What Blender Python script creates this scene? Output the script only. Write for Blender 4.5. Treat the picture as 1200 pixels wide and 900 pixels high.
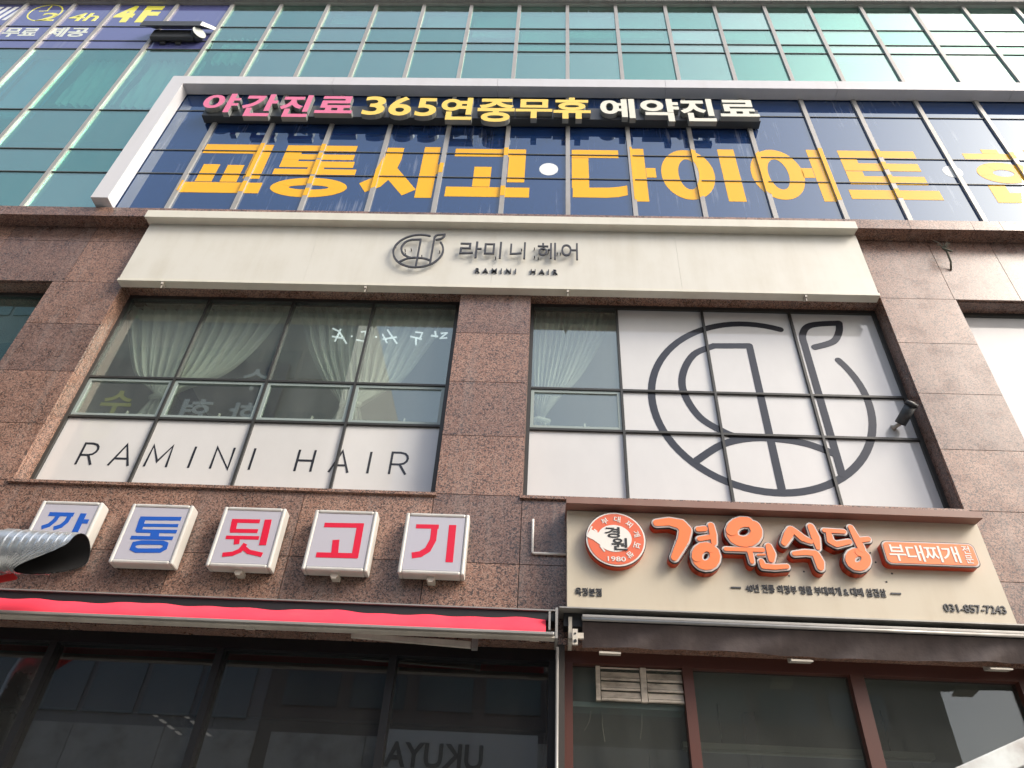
import bpy, bmesh, math, random, json
from mathutils import Vector, Matrix
R = math.radians
random.seed(7)
for o in list(bpy.data.objects):
    bpy.data.objects.remove(o)
S = bpy.context.scene
C = S.collection

# ------------------------------------------------------------------ camera
cam_d = bpy.data.cameras.new('camera')
cam = bpy.data.objects.new('camera', cam_d)
C.objects.link(cam)
cam_d.sensor_width = 36.0
cam_d.lens = 860.0 / 1200.0 * 36.0
cam_d.clip_start = 0.05
cam_d.clip_end = 2000.0
rot = Matrix(((0.998773, -0.025700, 0.042326), (0.016046, -0.640680, -0.767640), (0.046846, 0.767378, -0.639482)))
cam.matrix_world = Matrix.Translation((0.0, -5.5, 1.6)) @ rot.to_4x4()
S.camera = cam

# ------------------------------------------------------------------ light
SUN_EL, SUN_AZ = 38.0, 60.0          # azimuth measured from the facade normal towards the right
w = bpy.data.worlds.new('World')
S.world = w
w.use_nodes = True
nt = w.node_tree
bg = nt.nodes['Background']
sky = nt.nodes.new('ShaderNodeTexSky')
sky.sky_type = 'NISHITA'
sky.sun_disc = False
sky.sun_elevation = R(SUN_EL)
sky.sun_rotation = R(180.0 - SUN_AZ)
sky.air_density = 1.0
sky.dust_density = 4.5
sky.ozone_density = 1.0
hz = nt.nodes.new('ShaderNodeMix')            # thin high haze whitening the whole sky evenly
hz.data_type = 'RGBA'
hz.inputs[0].default_value = 0.45
hz.inputs[7].default_value = (1.75, 1.85, 1.95, 1.0)
nt.links.new(sky.outputs['Color'], hz.inputs[6])
nt.links.new(hz.outputs[2], bg.inputs['Color'])
bg.inputs['Strength'].default_value = 0.15
sun_d = bpy.data.lights.new('sun', 'SUN')
sun_d.energy = 1.15
sun_d.angle = R(24.0)
sun_d.color = (1.0, 0.94, 0.85)
sun = bpy.data.objects.new('sun', sun_d)
C.objects.link(sun)
sd = Vector((math.sin(R(SUN_AZ)) * math.cos(R(SUN_EL)), -math.cos(R(SUN_AZ)) * math.cos(R(SUN_EL)), math.sin(R(SUN_EL))))
sun.rotation_euler = sd.to_track_quat('Z', 'Y').to_euler()
sun.location = (20, -20, 30)
vs = S.view_settings
vs.view_transform = 'Standard'
vs.look = 'None'
vs.gamma = 1.0
vs.use_curve_mapping = False
vs.exposure = 1.45
S.cycles.max_bounces = 10
S.cycles.transparent_max_bounces = 16
S.cycles.use_denoising = True

# ------------------------------------------------------------------ materials
def new_mat(name):
    m = bpy.data.materials.new(name)
    m.use_nodes = True
    n = m.node_tree.nodes
    return m, m.node_tree, n['Principled BSDF'], n['Material Output']

def ramp(nt, src, stops):
    r = nt.nodes.new('ShaderNodeValToRGB')
    el = r.color_ramp.elements
    while len(el) < len(stops):
        el.new(0.5)
    for e, (p, c) in zip(el, stops):
        e.position = p
        e.color = (*c, 1) if len(c) == 3 else c
    nt.links.new(src, r.inputs[0])
    return r

def coords(nt, scale=(1, 1, 1)):
    g = nt.nodes.new('ShaderNodeNewGeometry')
    mp = nt.nodes.new('ShaderNodeMapping')
    mp.inputs['Scale'].default_value = scale
    nt.links.new(g.outputs['Position'], mp.inputs['Vector'])
    return mp.outputs['Vector']

def noise(nt, vec, scale, detail=3, rough=0.55):
    n = nt.nodes.new('ShaderNodeTexNoise')
    n.inputs['Scale'].default_value = scale
    n.inputs['Detail'].default_value = detail
    n.inputs['Roughness'].default_value = rough
    nt.links.new(vec, n.inputs['Vector'])
    return n.outputs['Fac']

def mixc(nt, fac, a, b, mode='MIX'):
    m = nt.nodes.new('ShaderNodeMix')
    m.data_type = 'RGBA'
    m.blend_type = mode
    for sock, v in ((m.inputs[0], fac), (m.inputs[6], a), (m.inputs[7], b)):
        if hasattr(v, 'links') or hasattr(v, 'is_linked'):
            nt.links.new(v, sock)
        else:
            sock.default_value = v if not isinstance(v, tuple) else (*v, 1)
    return m.outputs[2]

def simple(name, col, rough=0.5, metal=0.0, spec=0.5, dirt=0.0, dirt_col=(0.12, 0.10, 0.08), streak=(6, 6, 0.7), coat=0.0, bump=0.0):
    m, nt, b, out = new_mat(name)
    b.inputs['Roughness'].default_value = rough
    b.inputs['Metallic'].default_value = metal
    b.inputs['Specular IOR Level'].default_value = spec
    b.inputs['Coat Weight'].default_value = coat
    b.inputs['Coat Roughness'].default_value = 0.06
    b.inputs['Base Color'].default_value = (*col, 1)
    if dirt > 0:
        f1 = noise(nt, coords(nt, streak), 1.0, 5, 0.6)
        f2 = noise(nt, coords(nt), 2.3, 4, 0.6)
        mu = nt.nodes.new('ShaderNodeMath'); mu.operation = 'MULTIPLY'
        nt.links.new(f1, mu.inputs[0]); nt.links.new(f2, mu.inputs[1])
        r = ramp(nt, mu.outputs[0], ((0.20, (0, 0, 0)), (0.48, (dirt, dirt, dirt))))
        c = mixc(nt, r.outputs['Color'], col, dirt_col)
        nt.links.new(c, b.inputs['Base Color'])
        rr = nt.nodes.new('ShaderNodeMath'); rr.operation = 'MULTIPLY_ADD'
        nt.links.new(f2, rr.inputs[0]); rr.inputs[1].default_value = 0.25; rr.inputs[2].default_value = max(0.02, rough - 0.12)
        nt.links.new(rr.outputs[0], b.inputs['Roughness'])
    if bump > 0:
        bp = nt.nodes.new('ShaderNodeBump'); bp.inputs['Strength'].default_value = bump; bp.inputs['Distance'].default_value = 0.01
        nt.links.new(noise(nt, coords(nt), 9.0, 4), bp.inputs['Height'])
        nt.links.new(bp.outputs['Normal'], b.inputs['Normal'])
    return m

def granite(name, dark, mid, light, rough=0.28, scale=55.0):
    m, nt, b, out = new_mat(name)
    v = coords(nt)
    vo = nt.nodes.new('ShaderNodeTexVoronoi')
    vo.inputs['Scale'].default_value = scale
    nt.links.new(v, vo.inputs['Vector'])
    sep = nt.nodes.new('ShaderNodeSeparateColor')
    nt.links.new(vo.outputs['Color'], sep.inputs[0])
    r1 = ramp(nt, sep.outputs[0], ((0.0, dark), (0.24, dark), (0.30, mid), (0.62, mid), (0.74, light), (1.0, light)))
    n2 = noise(nt, v, scale * 1.9, 3, 0.6)
    r2 = ramp(nt, n2, ((0.36, (0.30, 0.28, 0.27)), (0.52, (1, 1, 1)), (0.70, (1.35, 1.3, 1.25))))
    c = mixc(nt, 1.0, r1.outputs['Color'], r2.outputs['Color'], 'MULTIPLY')
    n3 = noise(nt, v, 3.0, 4, 0.6)
    r3 = ramp(nt, n3, ((0.3, (0.82, 0.80, 0.80)), (0.7, (1.12, 1.1, 1.1))))
    c = mixc(nt, 1.0, c, r3.outputs['Color'], 'MULTIPLY')
    oi = nt.nodes.new('ShaderNodeObjectInfo')
    r4 = ramp(nt, oi.outputs['Random'], ((0.0, (0.74, 0.75, 0.79)), (1.0, (1.18, 1.12, 1.06))))
    c = mixc(nt, 1.0, c, r4.outputs['Color'], 'MULTIPLY')
    # rain runs and dust
    st = noise(nt, coords(nt, (5, 5, 0.5)), 1.0, 5, 0.65)
    rs = ramp(nt, st, ((0.52, (0, 0, 0)), (0.75, (0.35, 0.35, 0.35))))
    c = mixc(nt, rs.outputs['Color'], c, (0.30, 0.27, 0.25))
    nt.links.new(c, b.inputs['Base Color'])
    rr = ramp(nt, n3, ((0.3, (rough - 0.08,) * 3), (0.75, (rough + 0.14,) * 3)))
    nt.links.new(rr.outputs['Color'], b.inputs['Roughness'])
    b.inputs['Specular IOR Level'].default_value = 0.6
    return m

def glass(name, tint, refl, base, rough=0.0, wavy=0.0, pale_veil=0.0, vary=None):
    """sheet glass: tinted transparent layer under a mirror layer (base + Fresnel)"""
    m, nt, b, out = new_mat(name)
    nt.nodes.remove(b)
    tr = nt.nodes.new('ShaderNodeBsdfTransparent'); tr.inputs[0].default_value = (*tint, 1)
    gl = nt.nodes.new('ShaderNodeBsdfGlossy'); gl.inputs['Color'].default_value = (*refl, 1); gl.inputs['Roughness'].default_value = rough
    lw = nt.nodes.new('ShaderNodeLayerWeight'); lw.inputs['Blend'].default_value = 0.5
    pw = nt.nodes.new('ShaderNodeMath'); pw.operation = 'POWER'; pw.inputs[1].default_value = 5.0
    nt.links.new(lw.outputs['Facing'], pw.inputs[0])
    ad = nt.nodes.new('ShaderNodeMath'); ad.operation = 'ADD'; ad.use_clamp = True; ad.inputs[1].default_value = base
    nt.links.new(pw.outputs[0], ad.inputs[0])
    mx = nt.nodes.new('ShaderNodeMixShader')
    nt.links.new(ad.outputs[0], mx.inputs[0]); nt.links.new(tr.outputs[0], mx.inputs[1]); nt.links.new(gl.outputs[0], mx.inputs[2])
    if wavy > 0:
        bp = nt.nodes.new('ShaderNodeBump'); bp.inputs['Strength'].default_value = wavy; bp.inputs['Distance'].default_value = 0.02
        nt.links.new(noise(nt, coords(nt, (1.3, 1, 0.8)), 1.2, 2), bp.inputs['Height'])
        nt.links.new(bp.outputs['Normal'], gl.inputs['Normal'])
    last = mx.outputs[0]
    if vary:
        oi = nt.nodes.new('ShaderNodeObjectInfo')
        rv = ramp(nt, oi.outputs['Random'], ((0.0, refl), (1.0, vary)))
        nt.links.new(rv.outputs['Color'], gl.inputs['Color'])
    if pale_veil > 0:
        # pale diffuse veil standing in for milky reflections, lifting the blacks
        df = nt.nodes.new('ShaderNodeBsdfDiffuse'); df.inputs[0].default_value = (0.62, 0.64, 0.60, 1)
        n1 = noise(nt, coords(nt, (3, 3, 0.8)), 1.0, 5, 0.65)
        rd = ramp(nt, n1, ((0.25, (pale_veil * 0.55,) * 3), (0.75, (pale_veil * 1.45,) * 3)))
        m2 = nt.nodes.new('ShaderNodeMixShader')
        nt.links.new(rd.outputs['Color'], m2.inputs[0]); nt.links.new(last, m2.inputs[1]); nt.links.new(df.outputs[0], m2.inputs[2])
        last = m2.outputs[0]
    nt.links.new(last, out.inputs['Surface'])
    return m

def film(name, col, base=0.10, streak=0.0, rough=0.01, refl=(0.95, 0.97, 1.0), wavy=0.012, uneven=0.0):
    """printed film behind reflective glass"""
    m, nt, b, out = new_mat(name)
    b.inputs['Base Color'].default_value = (*col, 1)
    b.inputs['Roughness'].default_value = 0.6
    b.inputs['Specular IOR Level'].default_value = 0.0
    if uneven > 0:
        n1 = noise(nt, coords(nt, (1, 1, 0.6)), 1.6, 5, 0.6)
        r1 = ramp(nt, n1, ((0.3, tuple(v*(1-uneven) for v in col)), (0.7, col)))
        nt.links.new(r1.outputs['Color'], b.inputs['Base Color'])
    if streak > 0:
        st = noise(nt, coords(nt, (22, 22, 0.9)), 1.0, 4, 0.6)
        n2 = noise(nt, coords(nt), 1.1, 3)
        mu = nt.nodes.new('ShaderNodeMath'); mu.operation = 'MULTIPLY'
        nt.links.new(st, mu.inputs[0]); nt.links.new(n2, mu.inputs[1])
        rs = ramp(nt, mu.outputs[0], ((0.32, (0, 0, 0)), (0.46, (streak,) * 3)))
        nt.links.new(mixc(nt, rs.outputs['Color'], col, (0.34, 0.36, 0.42)), b.inputs['Base Color'])
    gl = nt.nodes.new('ShaderNodeBsdfGlossy'); gl.inputs['Color'].default_value = (*refl, 1); gl.inputs['Roughness'].default_value = rough
    fr = nt.nodes.new('ShaderNodeFresnel'); fr.inputs['IOR'].default_value = 1.5
    ad = nt.nodes.new('ShaderNodeMath'); ad.operation = 'ADD'; ad.use_clamp = True; ad.inputs[1].default_value = base
    nt.links.new(fr.outputs[0], ad.inputs[0])
    bp = nt.nodes.new('ShaderNodeBump'); bp.inputs['Strength'].default_value = wavy; bp.inputs['Distance'].default_value = 0.02
    nt.links.new(noise(nt, coords(nt, (1.3, 1, 0.8)), 1.2, 2), bp.inputs['Height'])
    nt.links.new(bp.outputs['Normal'], gl.inputs['Normal'])
    mx = nt.nodes.new('ShaderNodeMixShader')
    nt.links.new(ad.outputs[0], mx.inputs[0]); nt.links.new(b.outputs[0], mx.inputs[1]); nt.links.new(gl.outputs[0], mx.inputs[2])
    nt.links.new(mx.outputs[0], out.inputs['Surface'])
    return m

def cloth(name, col, trans=0.35):
    m, nt, b, out = new_mat(name)
    b.inputs['Base Color'].default_value = (*col, 1)
    b.inputs['Roughness'].default_value = 0.9
    t = nt.nodes.new('ShaderNodeBsdfTranslucent'); t.inputs[0].default_value = (*col, 1)
    mx = nt.nodes.new('ShaderNodeMixShader'); mx.inputs[0].default_value = trans
    nt.links.new(b.outputs[0], mx.inputs[1]); nt.links.new(t.outputs[0], mx.inputs[2])
    nt.links.new(mx.outputs[0], out.inputs['Surface'])
    return m

def emit(name, col, strength):
    m, nt, b, out = new_mat(name)
    b.inputs['Base Color'].default_value = (*col, 1)
    b.inputs['Emission Color'].default_value = (*col, 1)
    b.inputs['Emission Strength'].default_value = strength
    return m

M = {}
M['granite'] = granite('red_brown_granite', (0.075, 0.058, 0.052), (0.255, 0.150, 0.112), (0.36, 0.245, 0.195), scale=105.0)
M['granite_core'] = simple('mortar_backing', (0.05, 0.045, 0.042), 0.9)
M['concrete'] = simple('concrete', (0.30, 0.29, 0.28), 0.85, dirt=0.4)
M['teal'] = glass('teal_tinted_glass', (0.60, 0.84, 0.79), (0.48, 0.80, 0.71), 0.36, wavy=0.06, pale_veil=0.03, vary=(0.82, 1.0, 0.94))
M['clear'] = glass('pale_green_glass', (0.88, 0.93, 0.89), (0.92, 1.0, 0.97), 0.15, wavy=0.015, pale_veil=0.06)
M['shop'] = glass('dark_shop_glass', (0.50, 0.50, 0.50), (0.95, 0.97, 1.0), 0.09, wavy=0.008, pale_veil=0.018)
M['shop2'] = glass('shop_glass', (0.72, 0.75, 0.73), (0.95, 0.98, 1.0), 0.05, wavy=0.008, pale_veil=0.04)
M['navy'] = film('navy_film', (0.010, 0.033, 0.115), 0.09, streak=0.5, refl=(0.80, 0.92, 1.0))
M['purple'] = film('violet_blue_film', (0.10, 0.11, 0.28), 0.10, streak=0.2)
M['yellow'] = film('amber_yellow_film', (0.88, 0.445, 0.001), 0.0)
M['lemon'] = film('lemon_film', (0.86, 0.82, 0.12), 0.06)
M['pale_film'] = film('pale_lettering_film', (0.70, 0.74, 0.62), 0.06)
M['white_dot'] = film('white_film', (0.80, 0.82, 0.80), 0.05)
M['white_panel'] = film('white_window_film', (0.66, 0.655, 0.64), 0.03, rough=0.03, uneven=0.10)
M['black_film'] = film('charcoal_film', (0.032, 0.034, 0.042), 0.0, rough=0.1)
M['alu'] = simple('mullion_aluminium', (0.38, 0.37, 0.35), 0.45, metal=0.2, dirt=0.35)
M['alu_dark'] = simple('dark_transom', (0.11, 0.12, 0.12), 0.45, metal=0.2)
M['winframe'] = simple('dark_bronze_frame', (0.045, 0.045, 0.042), 0.4, metal=0.2)
M['sash'] = simple('grey_green_sash', (0.30, 0.36, 0.34), 0.4, metal=0.1)
M['white_frame'] = simple('white_composite_panel', (0.60, 0.60, 0.62), 0.34, dirt=0.35, dirt_col=(0.45, 0.43, 0.42))
M['cream'] = simple('cream_painted_sheet', (0.63, 0.615, 0.55), 0.42, dirt=0.30, dirt_col=(0.42, 0.38, 0.28))
M['cream_cap'] = simple('cream_cap_sheet', (0.66, 0.64, 0.55), 0.4, dirt=0.3, dirt_col=(0.40, 0.36, 0.28))
M['ink'] = simple('dark_letter_metal', (0.045, 0.047, 0.055), 0.45)
M['black'] = simple('black_powder_coat', (0.018, 0.019, 0.021), 0.5)
M['bar'] = simple('dark_rail_metal', (0.06, 0.065, 0.07), 0.4, metal=0.3)
M['pink'] = simple('pink_acrylic', (0.72, 0.17, 0.30), 0.35)
M['gold'] = simple('yellow_acrylic', (0.85, 0.60, 0.11), 0.35)
M['ivory'] = simple('ivory_acrylic', (0.72, 0.71, 0.60), 0.35)
M['letter_side'] = simple('grey_letter_return', (0.28, 0.30, 0.29), 0.4, metal=0.3)
M['box_case'] = simple('silver_box_casing', (0.62, 0.61, 0.57), 0.35, metal=0.15, dirt=0.25)
M['box_face'] = simple('lightbox_acrylic', (0.47, 0.46, 0.52), 0.25, coat=0.5)
M['blue_ink'] = simple('blue_vinyl', (0.018, 0.10, 0.46), 0.35)
M['red_ink'] = simple('red_vinyl', (0.66, 0.012, 0.045), 0.35)
M['beige'] = simple('beige_sign_sheet', (0.56, 0.50, 0.39), 0.45, dirt=0.35, dirt_col=(0.40, 0.31, 0.20))
M['ledge'] = simple('brown_ledge', (0.24, 0.13, 0.10), 0.5, dirt=0.4, dirt_col=(0.30, 0.22, 0.18))
M['orange'] = simple('orange_acrylic', (0.86, 0.20, 0.045), 0.3, coat=0.3)
M['orange_side'] = simple('red_orange_return', (0.50, 0.055, 0.014), 0.4)
M['disc_red'] = simple('vermilion_print', (0.72, 0.14, 0.055), 0.3, coat=0.3)
M['rim'] = simple('pale_grey_border', (0.55, 0.50, 0.47), 0.4)
M['white_print'] = simple('white_print', (0.78, 0.75, 0.70), 0.4)
M['red_cloth'] = simple('red_awning_fabric', (0.88, 0.045, 0.085), 0.75, bump=0.5, dirt=0.45, dirt_col=(0.55, 0.10, 0.12), streak=(3, 3, 9))
M['brown_cloth'] = simple('dark_brown_awning_fabric', (0.060, 0.044, 0.043), 0.7, dirt=0.7, dirt_col=(0.15, 0.12, 0.11), bump=0.8, streak=(5, 5, 2))
M['steel'] = simple('galvanised_steel', (0.62, 0.65, 0.66), 0.28, metal=0.75, dirt=0.5, dirt_col=(0.20, 0.17, 0.14))
M['steel_in'] = simple('dark_inner_steel', (0.006, 0.006, 0.007), 0.8)  # darkness inside the duct mouth is put into this colour
M['grey_metal'] = simple('grey_awning_bar', (0.36, 0.35, 0.33), 0.4, metal=0.4, dirt=0.4)
M['pale_metal'] = simple('pale_bracket_paint', (0.55, 0.51, 0.44), 0.5, dirt=0.5)
M['wood'] = simple('red_brown_wood_frame', (0.095, 0.032, 0.023), 0.45, dirt=0.4, dirt_col=(0.06, 0.03, 0.025), streak=(30, 30, 1.2))
M['room'] = simple('interior_plaster', (0.62, 0.63, 0.60), 0.9)
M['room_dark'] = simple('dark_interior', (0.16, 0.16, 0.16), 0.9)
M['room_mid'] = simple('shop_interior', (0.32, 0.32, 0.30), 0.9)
M['curtain'] = cloth('cream_sheer_curtain', (0.88, 0.89, 0.85), 0.40)
M['blind'] = cloth('white_blind', (0.80, 0.82, 0.80), 0.25)
M['pleated_sheet'] = cloth('wavy_reflection_cloth', (0.88, 0.90, 0.90), 0.2)
M['blue_sheet'] = cloth('sky_reflection_blue', (0.22, 0.52, 0.78), 0.25)
M['louvre'] = simple('grimy_cream_louvre', (0.62, 0.55, 0.46), 0.6, dirt=0.85, dirt_col=(0.06, 0.045, 0.035), streak=(9, 9, 20))
M['glowing'] = emit('white_script_glow', (0.9, 0.95, 1.0), 0.3)
M['lamp'] = emit('lit_strip_lamp', (1.0, 0.95, 0.85), 0.12)
M['lampoff'] = simple('unlit_strip_lamp', (0.62, 0.62, 0.56), 0.4)
M['asphalt'] = simple('asphalt', (0.055, 0.055, 0.057), 0.85, dirt=0.3, bump=0.3)
M['paving'] = simple('concrete_paving', (0.33, 0.32, 0.30), 0.8, dirt=0.35)
M['kerb'] = simple('granite_kerb', (0.40, 0.39, 0.37), 0.7)
M['line'] = simple('white_road_paint', (0.75, 0.75, 0.72), 0.6)
M['opp_wall'] = simple('grey_stone_cladding', (0.24, 0.24, 0.25), 0.6, dirt=0.3)
M['opp_wall2'] = simple('beige_brick_render', (0.15, 0.13, 0.12), 0.8, dirt=0.3)
M['opp_glass'] = simple('blue_green_window', (0.10, 0.13, 0.14), 0.12, spec=0.9)
M['opp_green'] = simple('lime_green_panel', (0.22, 0.50, 0.20), 0.4)
M['opp_navy'] = simple('navy_sign_sheet', (0.02, 0.035, 0.09), 0.4)
M['opp_yellow'] = simple('yellow_sign_print', (0.75, 0.70, 0.10), 0.5)
M['opp_white'] = simple('white_sign_sheet', (0.72, 0.74, 0.74), 0.5)
M['opp_grey'] = simple('grey_sign_letters', (0.10, 0.11, 0.12), 0.5)
M['red_strap'] = simple('red_strap', (0.62, 0.03, 0.03), 0.55)
M['leaf'] = simple('dry_wire_tuft', (0.10, 0.11, 0.08), 0.8)

M['maroon'] = simple('dark_maroon_sheet', (0.06, 0.022, 0.026), 0.8)
M['arm_steel'] = simple('weathered_galvanised_steel', (0.40, 0.43, 0.44), 0.42, metal=0.4, dirt=0.75, dirt_col=(0.13, 0.10, 0.085), streak=(5, 5, 5))
M['silver'] = simple('dull_silver_bar', (0.42, 0.41, 0.39), 0.4, metal=0.3, dirt=0.5)
M['fixture'] = simple('dark_grey_fixture', (0.055, 0.058, 0.062), 0.45)
M['opp_cream'] = simple('pale_shop_cladding', (0.55, 0.54, 0.51), 0.6, dirt=0.7, streak=(1.2, 1.2, 1.2))
M['shop_black'] = simple('black_shop_frame', (0.007, 0.007, 0.008), 0.45)

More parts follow.
